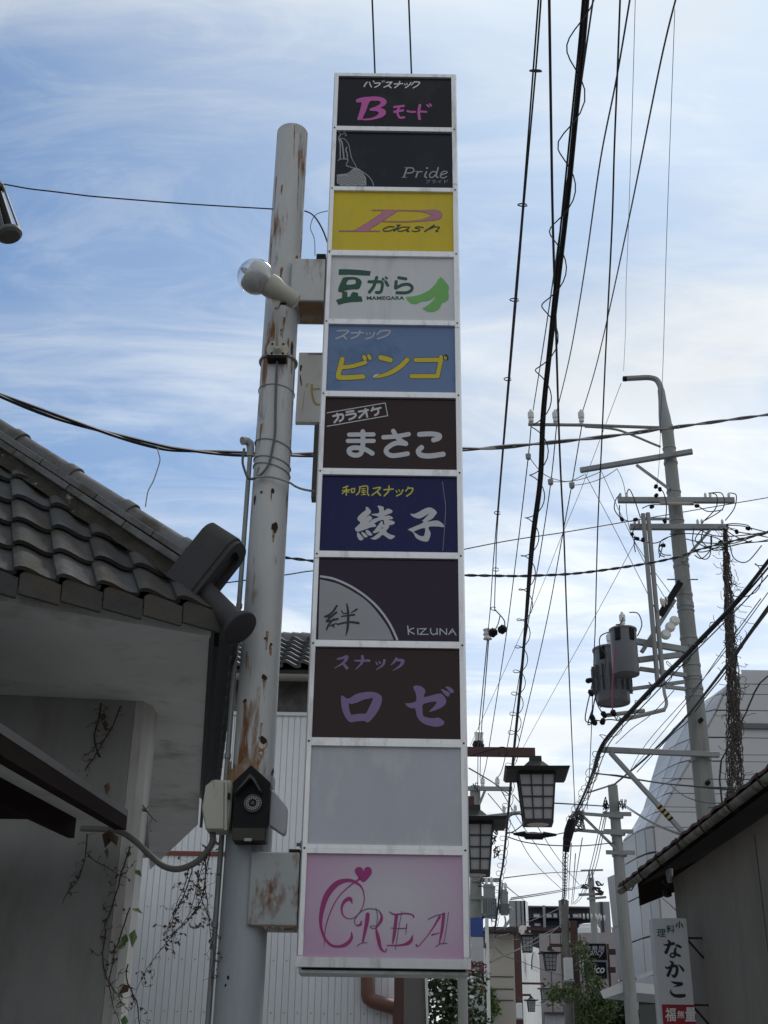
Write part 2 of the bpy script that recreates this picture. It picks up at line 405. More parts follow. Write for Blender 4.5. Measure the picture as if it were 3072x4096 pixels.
pnames = ['black panel with white and pink brush lettering', 'charcoal panel with a line drawing and grey italic lettering', 'yellow panel with a long pink initial',
    'white panel with green characters and a bean pod', 'faded blue panel with peeling yellow characters', 'brown black panel with rounded grey characters',
    'navy panel with grey brush characters', 'violet black panel with a grey quarter disc', 'dark brown panel with purple characters', 'blank pale grey panel', 'pink panel with a heart and ornate lettering']
panels = []
for i in range(11):
    z1, z0 = zs[2 * i], zs[2 * i + 1]
    mb = MB().box((IL, PY, z0), (IR, PY + .006, z1))
    o = mb.build('panel', panel_mats[i], sign); o['label'] = pnames[i]; panels.append(o)
for i in range(10):                                    # crossbars with a groove along them
    z1, z0 = zs[2 * i + 1], zs[2 * i + 2]; h = z1 - z0
    mb = MB().box((IL - .004, SY + .002, z0 + h * .54), (IR + .004, SY + .03, z1)).box((IL - .004, SY - .006, z0), (IR + .004, SY + .03, z0 + h * .50)).box((IL - .004, SY + .012, z0 + h * .49), (IR + .004, SY + .029, z0 + h * .55))
    mb.build('crossbar', M_alu, sign)
M_pit0 = mat('rusty_screw', (.09, .055, .035), .8, 0, .3, 20)
def rail(x0, x1, za, zb, outer):                       # side rail: face bevelled towards the outer edge
    xi, xo = (x1, x0) if outer < 0 else (x0, x1)
    pf = [(xi, SY - .004), (xo - (xo - xi) * .25, SY - .004), (xo, SY + .014), (xo, SY + .05), (xi, SY + .05)]
    return MB().prism([(x, y, za) for x, y in pf], (0, 0, zb - za))
zl = [ZB + .058, at((1300, 2233), SY).z, at((1310, 1004), SY).z, ZT - .052]
zr = [ZB + .058, at((1835, 1312), SY).z, at((1830, 738), SY).z, ZT - .052]
for k in range(3):
    rail(XL, IL, zl[k] + .003, zl[k + 1] - .003, -1).build('side_rail', M_alu, sign)
    rail(IR, XR, zr[k] + .003, zr[k + 1] - .003, 1).build('side_rail', M_alu, sign)
def hrail(zo, zi):                                     # mitred top and bottom rails
    f = [(XL, SY + .004, zo), (XR, SY + .004, zo), (IR, SY - .003, zi), (IL, SY - .003, zi)]
    return MB().prism(f, (0, .05, 0))
hrail(ZT, zs[0]).build('top_rail', M_alu, sign)
hrail(ZB, zs[-1]).build('bottom_rail', M_alu, sign)
for (x, s) in ((XL, 1), (XR, -1)):                     # mitred corner pieces
    xi = IL if s > 0 else IR
    MB().prism([(x, SY + .004, ZT), (xi, SY - .003, zs[0]), (xi, SY - .003, ZT - .0535), (x, SY + .004, ZT - .0535)], (0, .048, 0)).build('corner_piece', M_alu, sign)
    MB().prism([(x, SY + .004, ZB), (xi, SY - .003, zs[-1]), (xi, SY - .003, ZB + .0595), (x, SY + .004, ZB + .0595)], (0, .048, 0)).build('corner_piece', M_alu, sign)
MB().box((XL + .012, SY + .052, ZB - .028), (XR - .012, SY + .33, ZT - .01)).build('case', M_aluD, sign)
MB().box((XL + .03, SY + .04, ZB - .012), (XR - .03, SY + .051, ZB + .004)).build('drip_lip', M_black, sign)
MB().lathe((XL - .0, SY + .12, at(P('A4', 170, 738), SY + .12).z), (-1, 0, 0), [(.022, -.03), (.022, .012), (.011, .012), (.011, .035)], 6).build('bolt', M_galv, sign)

for k, z in enumerate(zs[1::2][:-1]):                  # screws holding the crossbars
    for x in (IL - .016, IR + .018):
        MB().lathe((x, SY - .004, z - .025), (0, -1, 0), [(.0075, 0), (.006, .004)], 6).build('screw', M_pit0, sign)
def ink(name, c, rough=.5): return mat(name, c, rough, 0, .05, 8)
W1, PK, GY, PINK, INKD = ink('ink_white', (.75, .75, .73)), ink('ink_pink', (.56, .10, .40)), ink('ink_grey', (.34, .345, .35)), ink('ink_rose', (.50, .20, .29)), ink('ink_dark_green', (.012, .03, .025))
LY, LY2 = PY - .0022, PY - .0011
s, v, p, q = 's', 'v', 'p', 'q'
letters('lettering', 'S1', [(s,16,[(458,130),(440,150),(420,186)]),(s,15,[(490,128),(500,160),(518,192)]),(s,8,[(538,112),(548,110),(552,120),(542,124),(536,116)]),
  (s,15,[(556,142),(600,140),(634,142),(612,170),(560,198)]),(s,9,[(658,112),(668,130)]),(s,9,[(680,106),(690,124)]),
  (s,15,[(715,132),(770,128),(788,130),(740,170),(682,196)]),(s,16,[(740,168),(776,202)]),(s,15,[(822,152),(930,147)]),(s,15,[(892,118),(880,160),(825,202)]),
  (s,12,[(955,150),(966,168)]),(s,12,[(985,142),(994,160)]),(s,14,[(1042,132),(1015,170),(968,202)]),(s,14,[(1087,124),(1048,164)]),(s,15,[(1087,124),(1155,130),(1130,170),(1072,204)])], LY, W1, panels[0], label='small white brush characters')
letters('initial', 'S1', [(p,[(310,375),(330,350),(400,330),(500,320),(600,320),(680,340),(718,380),(712,410),(690,440),(640,468),(690,490),(710,530),(690,570),(640,600),(560,622),(470,634),(405,632),(392,622),(370,633),(335,628),(332,605),(350,550),(385,405),(330,400)]),
  ('-p',[(494,388),(560,376),(615,376),(640,395),(620,425),(570,452),(515,472),(490,492),(515,508),(575,512),(613,530),(595,565),(530,597),(450,610),(402,606),(440,520)])], LY, PK, panels[0])
letters('lettering', 'S1', [(s,30,[(820,458),(945,443)]),(s,30,[(820,522),(935,502)]),(s,30,[(888,455),(862,520),(875,575),(900,600),(950,595)]),(s,26,[(995,512),(1040,522),(1095,522)]),
  (s,36,[(1160,435),(1145,520),(1155,615)]),(s,26,[(1170,518),(1245,522)]),(s,24,[(1255,432),(1280,452)]),(s,24,[(1292,420),(1310,440)])], LY, PK, panels[0])
# panel 2
fig = [(s,9,[(88,62),(110,85),(160,80),(152,62),(185,95),(165,112)]),(s,14,[(108,100),(82,132)]),(s,9,[(78,150),(115,145),(150,150),(190,185),(220,240),(230,300),(250,390),(275,450),(300,490),(318,530)]),
  (s,14,[(84,160),(100,220),(102,410)]),(s,18,[(100,155),(125,200),(140,300),(152,410)]),(s,14,[(190,262),(178,300),(195,350),(197,412)]),(s,10,[(74,440),(100,420),(150,418),(205,428),(182,490)]),(s,11,[(182,505),(270,535),(330,545),(420,600),(490,660),(530,720),(545,770)]),
  (q,[(310,540),(410,600),(445,670),(450,772),(110,772),(58,738),(58,625),(190,610),(280,545)])]
for a in range(-14, 16):
    for bb in range(-9, 10):
        x, y = 250 + a * 22 + bb * 7, 670 - a * 5 + bb * 20
        if 70 < x < 430 and 560 < y < 765 and (x > 200 or y > 640): fig.append(('-v', [(x - 4, y + 2, 8), (x + 4, y - 2, 8)]))
letters('line_drawing', 'S2', fig, LY, GY, panels[1])
letters('lettering', 'S2', [(s,21,[(988,538),(948,655)]),(s,8,[(960,533),(1010,533)]),(s,8,[(920,661),(985,661)]),(s,16,[(1000,535),(1060,537),(1080,565),(1055,598),(990,605)]),(s,20,[(1132,588),(1108,660)]),(s,15,[(1122,612),(1150,588),(1188,586)]),(s,7,[(1090,582),(1130,582)]),
  (s,20,[(1247,588),(1225,645),(1248,665)]),(s,24,[(1252,538),(1256,541)]),(s,18,[(1404,532),(1375,640),(1400,663)]),(s,15,[(1372,592),(1330,586),(1290,620),(1295,660),(1330,660),(1370,625)]),(s,15,[(1435,632),(1520,602),(1500,582),(1460,590),(1432,635),(1445,665),(1480,668),(1515,650)])], LY, GY, panels[1])
font('lettering', 'S2', 'ブライド', (1235, 690, 1530, 740), LY, GY, panels[1])
# panel 3
Pd = [(q,[(700,308),(905,308),(870,330),(700,440),(530,550),(525,572),(545,581),(290,581),(345,560),(480,480),(690,340),(695,320)]),(s,10,[(562,303),(700,303)]),(s,9,[(128,578),(655,580)]),
  (v,[(700,303,10),(900,306,10),(1100,308,12),(1250,316,24),(1380,335,75),(1440,365,95),(1390,395,75),(1270,428,30),(1120,448,14),(950,455,10),(690,450,10)])]
letters('initial_outline', 'S3', Pd, LY2, ink('ink_maroon', (.17, .06, .06)), panels[2], grow=4)
letters('initial', 'S3', Pd, LY, PINK, panels[2])
letters('lettering', 'S3', [(s,20,[(922,500),(852,575)]),(s,12,[(880,498),(935,496)]),(s,15,[(850,522),(780,520),(712,550),(720,576),(790,575),(860,550)]),(s,14,[(1030,525),(960,525),(902,552),(910,578),(970,575),(1030,550)]),(s,16,[(1055,520),(1022,575),(1050,580)]),
  (s,14,[(1240,532),(1170,520),(1130,535),(1190,553),(1180,575),(1120,582),(1088,572)]),(s,18,[(1384,498),(1258,582)]),(s,14,[(1320,550),(1390,522),(1450,526),(1440,545),(1405,578),(1435,582)])], LY, INKD, panels[2])
# panel 4
DG, LG = ink('ink_deep_green', (.010, .085, .045)), ink('ink_leaf_green', (.17, .46, .12))
letters('lettering', 'S4', [(q,[(145,212),(250,212),(420,222),(553,238),(540,295),(400,288),(250,282),(142,285)]),(p,[(205,320),(300,310),(390,325),(435,370),(425,420),(395,465),(310,470),(225,485),(200,505),(145,500),(138,465),(155,410),(185,350)]),('-p',[(270,350),(345,345),(362,370),(350,400),(250,410),(245,385)]),
  (q,[(190,495),(250,500),(255,568),(290,560),(300,530),(325,500),(390,515),(390,555),(435,560),(448,625),(300,632),(220,645),(140,668),(108,605),(185,580)]),
  (s,38,[(528,372),(640,372),(690,378),(700,420),(685,490),(660,508),(622,508)]),(s,40,[(628,318),(590,430),(535,505)]),(s,36,[(742,372),(770,418)]),(s,26,[(704,334),(718,346)]),(s,26,[(744,316),(758,330)]),
  (s,38,[(908,320),(1000,335)]),(s,40,[(876,370),(868,452)]),(s,38,[(880,448),(960,410),(1040,407),(1080,445),(1060,490),(1000,512),(885,512)])], LY, DG, panels[3], label='dark green characters')
font('lettering', 'S4', 'MAMEGARA', (500, 556, 980, 603), LY, DG, panels[3], bold=.02)
letters('bean_pod', 'S4', [(p,[(1008,565),(1100,558),(1200,530),(1300,475),(1380,400),(1412,340),(1424,328),(1430,345),(1445,312),(1490,355),(1540,420),(1550,460),(1540,510),(1548,570),(1520,620),(1460,650),(1430,710),(1370,750),(1310,757),(1250,740),(1215,712),(1250,690),(1320,640),(1383,552),(1300,610),(1200,625),(1150,650),(1090,655),(1040,630),(1010,590)])], LY, LG, panels[3])
# panel 5
BW, YL = ink('ink_faded_white', (.45, .46, .50)), ink('ink_yellow', (.62, .50, .03))
letters('lettering', 'S5', [(s,20,[(155,105),(290,103),(240,155),(140,203)]),(s,20,[(225,165),(265,205)]),(s,20,[(330,130),(478,128)]),(s,20,[(437,100),(415,160),(330,203)]),(s,12,[(520,130),(528,152)]),(s,12,[(562,128),(568,150)]),(s,18,[(620,125),(590,180),(510,205)]),(s,18,[(697,106),(654,150)]),(s,20,[(690,106),(812,104),(770,165),(658,205)])], LY, BW, panels[4])
bingo = [(s,60,[(216,460),(185,580),(166,665),(205,690),(475,678)]),(s,50,[(210,562),(350,545),(505,500)]),(s,46,[(488,428),(500,452)]),(s,42,[(547,418),(563,448)]),(s,62,[(698,438),(818,470)]),(v,[(1028,468,58),(950,545,60),(850,612,56),(740,658,44),(625,685,32)]),
  ('S',54,[(1136,470),(1452,468),(1408,672),(1086,672)]),(s,42,[(1450,425),(1456,440)]),(s,42,[(1510,425),(1514,445)])]
letters('lettering_outline', 'S5', bingo, LY2, ink('ink_outline', (.03, .035, .03)), panels[4], grow=6)
letters('lettering', 'S5', bingo, LY, YL, panels[4], label='peeling yellow characters with dark outline')
letters('peeled_flake', 'S5', [(p,[(600,690),(625,655),(680,645),(640,672)])], LY - .004, W1, panels[4])
letters('peeled_flake', 'S5', [(p,[(1490,410),(1530,405),(1545,450),(1520,470),(1525,430)])], LY - .004, INKD, panels[4])
# panel 6
G6 = ink('ink_silver', (.55, .56, .58))
letters('lettering', 'S6', [('S',11,[(56,250),(770,128),(802,285),(54,416)]),(s,26,[(132,290),(240,270),(250,320),(212,352)]),(s,26,[(180,262),(190,310),(148,366)]),(s,25,[(295,240),(380,226)]),(s,25,[(292,275),(400,260),(395,300),(330,332)]),
  (s,24,[(444,235),(560,215)]),(s,24,[(528,202),(550,298)]),(s,24,[(525,235),(452,310)]),(s,24,[(622,185),(602,225)]),(s,24,[(615,212),(715,188)]),(s,24,[(680,205),(685,250),(645,280)]),
  (s,52,[(328,518),(626,515)]),(s,52,[(312,595),(628,595)]),(s,58,[(496,480),(497,600),(493,700)]),(s,58,[(490,700),(465,755),(400,772),(335,745),(330,700),(380,680),(450,682),(530,702),(612,748)]),
  (s,54,[(750,550),(900,540),(1058,512)]),(s,56,[(870,474),(930,565),(1025,630)]),(s,58,[(1022,628),(900,622),(800,680),(785,735),(860,776),(1044,752)]),
  (s,60,[(1192,515),(1330,508),(1430,525),(1430,560),(1366,584)]),(s,64,[(1216,676),(1178,720),(1210,768),(1320,780),(1482,758)])], LY, G6, panels[5])
# panel 7
Y7 = ink('ink_mustard', (.58, .52, .06))
letters('lettering', 'K2', [(p,[(300,105),(330,105),(372,155),(368,190),(330,225),(275,270),(350,225),(390,255),(385,280),(340,320),(410,330),(450,380),(370,395),(290,425),(180,458),(145,420),(150,400),(220,330),(185,290),(185,250),(240,190),(298,145)]),
  (p,[(178,470),(200,475),(262,545),(265,565),(230,583),(200,570),(175,520)]),(p,[(235,462),(280,475),(322,515),(320,535),(290,540),(255,510)]),(p,[(300,435),(340,440),(390,490),(385,510),(345,512),(310,480)]),
  (p,[(468,90),(500,82),(558,105),(562,155),(620,125),(680,150),(670,185),(565,230),(640,225),(690,255),(680,275),(625,285),(700,305),(718,330),(690,355),(630,362),(570,350),(556,292),(490,300),(400,345),(350,325),(400,280),(485,245),(390,215),(388,203),(490,185),(485,120)]),
  (p,[(525,305),(545,320),(550,350),(632,365),(630,400),(595,450),(640,490),(722,522),(650,567),(548,505),(500,540),(430,572),(362,550),(400,540),(505,455),(430,478),(400,465),(430,430),(490,350)]),('-p',[(520,415),(548,385),(540,410)]),
  (p,[(945,195),(985,203),(1050,180),(1150,125),(1220,108),(1280,130),(1325,180),(1300,220),(1260,270),(1185,312),(1320,295),(1390,325),(1428,370),(1415,392),(1340,382),(1210,390),(1235,480),(1220,550),(1190,598),(1110,590),(1030,550),(980,470),(912,430),(920,418),(1120,330),(1108,290),(1130,285),(1212,195),(1120,250),(1060,267),(990,245),(955,220)]),
  ('-p',[(1000,452),(1145,405),(1150,480),(1130,520),(1080,515),(1030,485)])], LY, G6, panels[6])
letters('lettering', 'S7', [(s,15,[(275,182),(330,160)]),(s,15,[(264,215),(355,205)]),(s,16,[(312,165),(312,268)]),(s,13,[(305,215),(264,250)]),(s,13,[(320,218),(342,235)]),('S',14,[(374,192),(412,190),(404,234),(374,238),(374,192)]),
  (s,15,[(472,168),(465,230),(432,266)]),(s,15,[(470,172),(560,162),(562,240),(580,272)]),(s,9,[(490,192),(540,188)]),('S',9,[(496,212),(536,212),(532,238),(496,240),(496,212)]),(s,9,[(516,192),(516,262)]),(s,10,[(490,265),(545,258)]),
  (s,16,[(632,190),(715,177),(680,220),(617,268)]),(s,20,[(678,228),(714,268)]),(s,17,[(757,205),(868,196)]),(s,18,[(817,162),(812,220),(762,276)]),(s,14,[(902,215),(912,235)]),(s,13,[(934,205),(944,222)]),(s,16,[(982,205),(960,250),(907,278)]),(s,15,[(1047,172),(1030,205),(1014,220)]),(s,17,[(1047,187),(1100,190),(1080,240),(1027,280)])], LY, Y7, panels[6])
letters('crack', 'S7', [(s,5,[(1452,110),(1470,260),(1488,390),(1480,600),(1465,800),(1455,925)])], LY, GY, panels[6], step=2.5)
# panel 8
D8 = ink('ink_plum_black', (.016, .014, .022))
letters('quarter_disc', 'S8', [(q,[(54,275)] + smooth([(54,275),(250,322),(450,425),(600,535),(720,672),(820,815),(884,954)])[1:] + [(36,950)])], LY2, ink('ink_pale_grey', (.34, .345, .36)), panels[7])
letters('arc', 'S8', [(s,24,[(66,240),(220,270),(420,362),(600,488),(740,628),(848,786),(924,948)])], LY2, G6, panels[7])
letters('lettering', 'S8', [(s,24,[(245,572),(190,650),(114,695)]),(s,22,[(120,692),(180,690),(240,645)]),(s,24,[(240,645),(132,745),(255,718)]),(v,[(210,720,20),(150,790,22),(130,842,16)]),(s,15,[(160,800),(240,770)]),(s,20,[(195,785),(212,808)]),
  (v,[(358,552,18),(372,640,28),(372,740,30),(365,830,28),(346,908,8)]),(v,[(255,780,20),(380,755,24),(490,766,28)]),(v,[(300,690,14),(440,672,24)]),(v,[(470,612,24),(405,650,10)]),(s,15,[(298,628),(322,660),(352,655)])], LY, D8, panels[7])
letters('lettering', 'S8', [(s,12,[(1043,797),(1052,895)]),(s,12,[(1110,822),(1056,850),(1116,888)]),(s,12,[(1155,828),(1158,893)]),('S',11,[(1177,830),(1250,827),(1178,893),(1275,893)]),(s,12,[(1302,828),(1302,870),(1330,895),(1368,880)]),(s,12,[(1372,828),(1376,893)]),('S',11,[(1406,898),(1406,828),(1480,895),(1480,828)]),('S',12,[(1506,893),(1545,832),(1586,902)]),(s,9,[(1518,872),(1562,862)])], LY, G6, panels[7])
# panel 9
P9 = ink('ink_purple', (.22, .16, .33))
letters('lettering', 'S9', [(v,[(295,178,20),(350,165,26),(395,155,34),(360,215,26),(262,275,8)]),(v,[(355,225,22),(395,272,36)]),(v,[(480,195,16),(560,195,24),(632,195,30)]),(v,[(560,148,30),(560,210,28),(488,288,8)]),(v,[(703,205,8),(720,233,20)]),(v,[(735,198,8),(750,220,20)]),(v,[(797,190,28),(780,240,24),(705,295,6)]),
  (v,[(925,172,28),(900,210,22),(862,242,6)]),(v,[(920,187,22),(993,197,36),(965,250,26),(885,303,6)])], LY, P9, panels[8], label='small purple characters')
letters('lettering', 'S9', [
  (p,[(335,570),(350,570),(410,600),(500,550),(620,528),(700,535),(760,570),(770,620),(740,710),(680,800),(620,855),(580,840),(500,845),(430,852),(380,800),(345,720),(332,630)]),('-q',[(412,648),(440,660),(500,645),(580,610),(675,592),(660,640),(600,760),(530,762),(440,775),(420,720)])], LY, P9, panels[8], label='large purple square character')
letters('lettering', 'S9', [
  (p,[(1105,480),(1140,460),(1200,475),(1235,520),(1225,582),(1370,548),(1420,560),(1458,620),(1440,670),(1380,710),(1275,742),(1330,680),(1345,632),(1215,660),(1205,720),(1215,785),(1270,805),(1330,810),(1370,803),(1420,830),(1438,860),(1410,890),(1350,903),(1260,885),(1190,850),(1145,790),(1125,708),(1080,705),(1040,680),(1018,650),(1060,650),(1135,625),(1130,540)]),
  (p,[(1402,502),(1440,508),(1495,540),(1490,570),(1475,580),(1445,560)]),(p,[(1450,475),(1490,475),(1535,510),(1535,535),(1510,540),(1480,510)])], LY, P9, panels[8])
# panel 11
MG, MB2 = ink('ink_magenta', (.36, .025, .19)), ink('ink_slate_violet', (.13, .09, .20))
letters('lettering', 'S10', [(v,[(640,490,9),(620,400,14),(560,345,26),(480,325,34),(380,360,50),(290,470,52),(245,620,40),(238,740,26),(270,850,22),(330,920,24),(400,935,24),(470,915,34),(520,860,28),(520,800,6)]),(v,[(595,312,18),(500,380,11),(400,480,10),(330,610,10),(280,770,9),(268,938,5)]),
  (v,[(640,490,9),(620,580,9),(560,660,9),(500,680,9),(445,650,12),(430,580,20),(455,520,30),(505,495,36),(528,540,6)]),(v,[(670,640,38),(660,720,36),(625,890,18)]),(v,[(745,765,14),(765,850,34),(790,950,26),(830,985,10),(842,958,12)]),(v,[(770,600,8),(798,650,20),(790,700,28),(750,762,14)]),(v,[(612,700,10),(602,735,22),(568,742,14)]),
  (v,[(935,650,30),(915,820,28),(900,905,14)]),(v,[(868,615,8),(920,640,16),(1020,630,14),(1085,645,12),(1092,664,16)]),(v,[(1030,730,12),(1020,825,5)]),(v,[(850,925,10),(980,922,18),(1060,892,34),(1085,830,6)]),(v,[(1335,660,22),(1240,810,10),(1140,930,8),(1118,918,16)]),(v,[(1372,635,26),(1355,780,26),(1330,905,12)]),(v,[(1262,828,16),(1330,810,7)])], LY, MG, panels[10])
letters('heart', 'S10', [(p,[(630,342),(570,280),(552,240),(565,210),(595,202),(620,215),(632,240),(645,210),(675,202),(700,215),(708,245),(695,280)])], LY, MG, panels[10])
for fl_ in ([(s,7,[(572,932),(610,905),(665,900)])], [(s,8,[(568,742),(548,700),(590,630),(660,590),(740,592),(770,605)]),(s,7,[(745,580),(760,660),(750,745)]),(s,7,[(690,755),(720,770),(750,755),(720,742),(690,755)])], [(s,9,[(890,765),(960,770),(1030,765)]),(s,6,[(985,610),(950,800),(925,965)])], [(s,8,[(1228,685),(1300,650),(1380,635)]),(s,6,[(1415,622),(1390,800),(1370,910)]),(s,8,[(1300,935),(1340,910),(1400,905)])]): letters('flourish', 'S10', fl_, LY - .0008, MB2, panels[10], step=3)
# ------------------------------------------------------------------ the rusty pole beside the sign
PX, PYc = -.787, 7.35
pole = thing('steel_sign_post', 'thick rusty grey steel pipe post carrying the tall sign', 'pole', (PX, PYc, 0))
zt = at((1168, 490), PYc - .123).z
zj = at((985, 3110), PYc).z
MB().lathe((PX, PYc, 0), (0, 0, 1), [(.129, zj - .02), (.128, zj + .3), (.126, (zj + zt) / 2), (.1235, zt - .004), (.119, zt)], 40).build('shaft', M_rust, pole)
MB().lathe((PX, PYc, 0), (0, 0, 1), [(.1405, 0), (.1405, zj - .02), (.136, zj)], 40).build('sleeve', M_rust2, pole)
# ragged collar of torn sheet where the sleeve ends
mb = MB(); n = 30; vs = []
random.seed(3)
for k in range(n + 1):
    a = -2.6 + 2.9 * k / n; r = .147 + random.random() * .012
    vs += [(PX + r * math.sin(a), PYc - r * math.cos(a), zj - .08), (PX + (r + .004) * math.sin(a), PYc - (r + .004) * math.cos(a), zj + .02 + random.random() * .07)]
mb.add(vs, [(2*i, 2*i+2, 2*i+3, 2*i+1) for i in range(n)]).build('torn_collar', M_rustH, pole)
# rust holes: dark pits sitting in the pipe wall
M_pit = mat('rust_pit', (.035, .017, .010), .95, 0, .4, 20, bump=.6)
def pit(c, x, y, wd, ht, nm='rust_hole'):
    o = A(c, x, y, PYc - .13); a = math.asin(max(-.98, min(.98, (o.x - PX) / .13)))
    rr = (.1415 if o.z < zj else .1295)
    pts = []
    for k in range(9):
        t = 2 * math.pi * k / 9; e = .6 + random.random() * .6
        aa = a + wd * e * math.cos(t) / .13
        pts.append((PX + rr * math.sin(aa), PYc - rr * math.cos(aa), o.z + ht * e * math.sin(t)))
    mb = MB(); mb.add([(PX + rr * math.sin(a), PYc - rr * math.cos(a), o.z)] + pts, [(0, k + 1, (k + 1) % 9 + 1) for k in range(9)])
    mb.build(nm, M_pit, pole)
for a in [('A7',315,2090,.022,.05),('A7',305,1912,.016,.02),('A7',245,1917,.01,.012),('A7',210,1940,.012,.04),('A7',400,1170,.012,.06),('B8',680,460,.02,.022),('B8',505,665,.018,.016),('B8',670,1010,.03,.03),('B8',690,115,.012,.01),('B8',738,160,.012,.012),('A6',1215,1872,.009,.012),('A6',1202,1912,.008,.01),('B8',745,1290,.04,.04)]: pit(*a)
M_streak = mat('rust_streak', (.24, .115, .05), .9, 0, .35, 12, (.40, .36, .30), .48, .62, bump=.2)
def streak(c, x0, y0, x1, y1, wd):
    vs = []; N_ = 8; rr = .1300
    for k in range(N_ + 1):
        t = k / N_; o = A(c, x0 + (x1 - x0) * t, y0 + (y1 - y0) * t, PYc - .13)
        a = math.asin(max(-.97, min(.97, (o.x - PX) / .13))); rr = .1422 if o.z < zj else .1302 - .006 * max(0, (o.z - zj) / (zt - zj))
        h = wd * (.45 + .55 * random.random()) * (1 - .8 * t * t) / .13
        for sg in (-1, 1): vs.append((PX + rr * math.sin(a + sg * h), PYc - rr * math.cos(a + sg * h), o.z))
    MB().add(vs, [(2*i, 2*i+2, 2*i+3, 2*i+1) for i in range(N_)]).build('rust_streak', M_streak, pole, smooth=True)
for a in [('B8',505,670,490,1160,.013),('B8',670,1010,625,1240,.035),('B8',655,860,640,1000,.012),('B8',680,470,675,560,.012),('B8',520,220,515,400,.01),('B8',730,170,735,260,.014),('A7',385,1130,375,1290,.012),('A7',405,1150,398,1300,.02),('A7',350,360,345,410,.012),('A7',430,700,415,760,.02),('A7',350,780,340,860,.013),('A7',415,60,412,230,.006),('A7',440,180,430,480,.008),('A7',245,1560,230,1680,.015),('A7',375,1900,370,1960,.012),('A7',365,1030,352,1140,.01),('A7',350,1090,345,1130,.012),('A7',230,1780,215,1830,.016),('A7',474,240,462,420,.007),('A7',452,600,444,740,.01),('A7',428,1200,412,1400,.014),('A7',408,1420,400,1560,.008),('A7',395,1620,388,1760,.010),('A7',318,300,305,470,.008),('A7',292,640,286,760,.008),('A7',215,1560,206,1690,.008),('A7',384,1880,376,2050,.010),('A7',300,1900,296,1960,.008),('A7',310,2100,306,2170,.012),('A6',1420,30,1412,130,.012)]: streak(*a)
def bracket(x0, xt0, yt, yb, c, back):
    z1 = A(c, xt0, yt, 7.19).z; z0 = A(c, xt0, yb, 7.19).z
    a = A(c, x0, (yt + yb) / 2, 7.19)
    return MB().box((a.x, 7.192, z0), (XL - .006, back, z1)), z0, z1, a.x
zb_ = A('L1', 1250, 815, 7.19).z; yback = atz(P('L1', 1250, 1178), zb_).y
mb, z0, z1, xa = bracket(975, 1250, 195, 815, 'L1', min(yback, 7.75)); mb.build('upper_bracket', M_rust, pole, bevel=.006)
MB().box((xa + .06, 7.21, z0 - .004), (XL - .012, min(yback, 7.75) - .02, z0 - .0015)).build('rusted_underside', M_rustH, pole)
MB().box((XL - .075, 7.2, z1 + .003), (XL - .004, 7.5, z1 + .05)).build('mounting_plate', M_black, pole)
mb, z0, z1, xa = bracket(1322, 1450, 1205, 1595, 'A6', 7.56); mb.build('lower_bracket', mat('rusty_bracket_paint', (.40, .42, .42), .6, 0, .14, 3, (.19, .085, .04), .505, .60, (2.6, 2.6, 1.1), bump=.1), pole, bevel=.006)
MB().box((XL - .07, 7.2, z1 + .002), (XL - .004, 7.5, z1 + .02)).build('mounting_plate', M_pit, pole)
mb = MB()
random.seed(8)
pts_ = [(xa + .08, z0 - .001)]
for k in range(12): pts_.append((xa + .09 + k * .019, z0 - (.003 + random.random() ** 2 * .022)))
pts_.append((XL - .02, z0 - .001))
MB().prism([(x_, 7.2, z_) for x_, z_ in pts_], (0, .02, 0)).build('rusted_edge', M_rustH, pole)
def ring(z, r, h, m, nm, tilt=0.0, part=pole):
    pts = [(PX + r * math.sin(a), PYc - r * math.cos(a), z + tilt * math.sin(a)) for a in [2 * math.pi * k / 28 for k in range(29)]]
    return MB().tube(pts, h, 6, cap=False).build(nm, m, part)
for (x, y, h, tl) in [(320, 1652, .004, -.03), (300, 1738, .004, -.03), (300, 1775, .004, -.035), (320, 1372, .003, -.012)]:
    ring(A('A7', x, y, 7.22).z, .131, h, M_galv, 'tie_wire', tl)

# ------------------------------------------------------------------ floodlight on the post
fl = thing('globe_floodlight', 'cream outdoor floodlight with a clear globe bulb clamped to the rusty post', 'lamp', tuple(A('L1', 775, 1530, 7.2)))
fb = A('L1', 775, 1530, 7.19); fz = fb.z
MB().lathe((fb.x, 7.205, fz), (0, -1, 0), [(.078, 0), (.080, .006), (.078, .012), (.045, .016), (.036, .03), (.02, .05)], 28).build('flange', M_cream, fl)
mb = MB()
for k in range(4):
    a = R(45 + 90 * k); mb.lathe((fb.x + .056 * math.cos(a), 7.192, fz + .056 * math.sin(a)), (0, -1, 0), [(.009, 0), (.009, .006)], 6)
mb.build('screw', M_black, fl)
MB().box((fb.x - .07, 7.15, fz - .105), (fb.x + .07, 7.23, fz - .075)).build('clamp_block', M_black, fl, bevel=.004)
ring(fz - .02, .1325, .011, M_galv, 'clamp_band', .0, fl)
yk = A('L1', 755, 930, 7.02)
MB().tube([(fb.x, 7.17, fz), (fb.x - .004, 7.13, fz + .04), (yk.x + .01, 7.06, yk.z - .12), yk], .0125, 10).build('arm', M_cream, fl)
ax = Vector((-.80, -.22, .43)).normalized()
sk = A('L1', 1000, 800, 7.02) ; bc = A('L1', 452, 470, 6.94)
ax = (bc - sk).normalized(); L_ = (bc - sk).length
MB().lathe(sk, ax, [(.03, -.045), (.058, -.03), (.066, 0), (.066, .10), (.085, .15), (.088, L_ - .13), (.084, L_ - .085), (.07, L_ - .08)], 28).build('lamp_holder', M_cream, fl)
MB().prism([yk + Vector((-.012, -.02, -.01)), yk + Vector((.012, -.02, -.01)), yk + Vector((.045, -.02, .08)), yk + Vector((-.045, -.02, .10))], (0, .035, 0)).build('yoke', M_cream, fl)
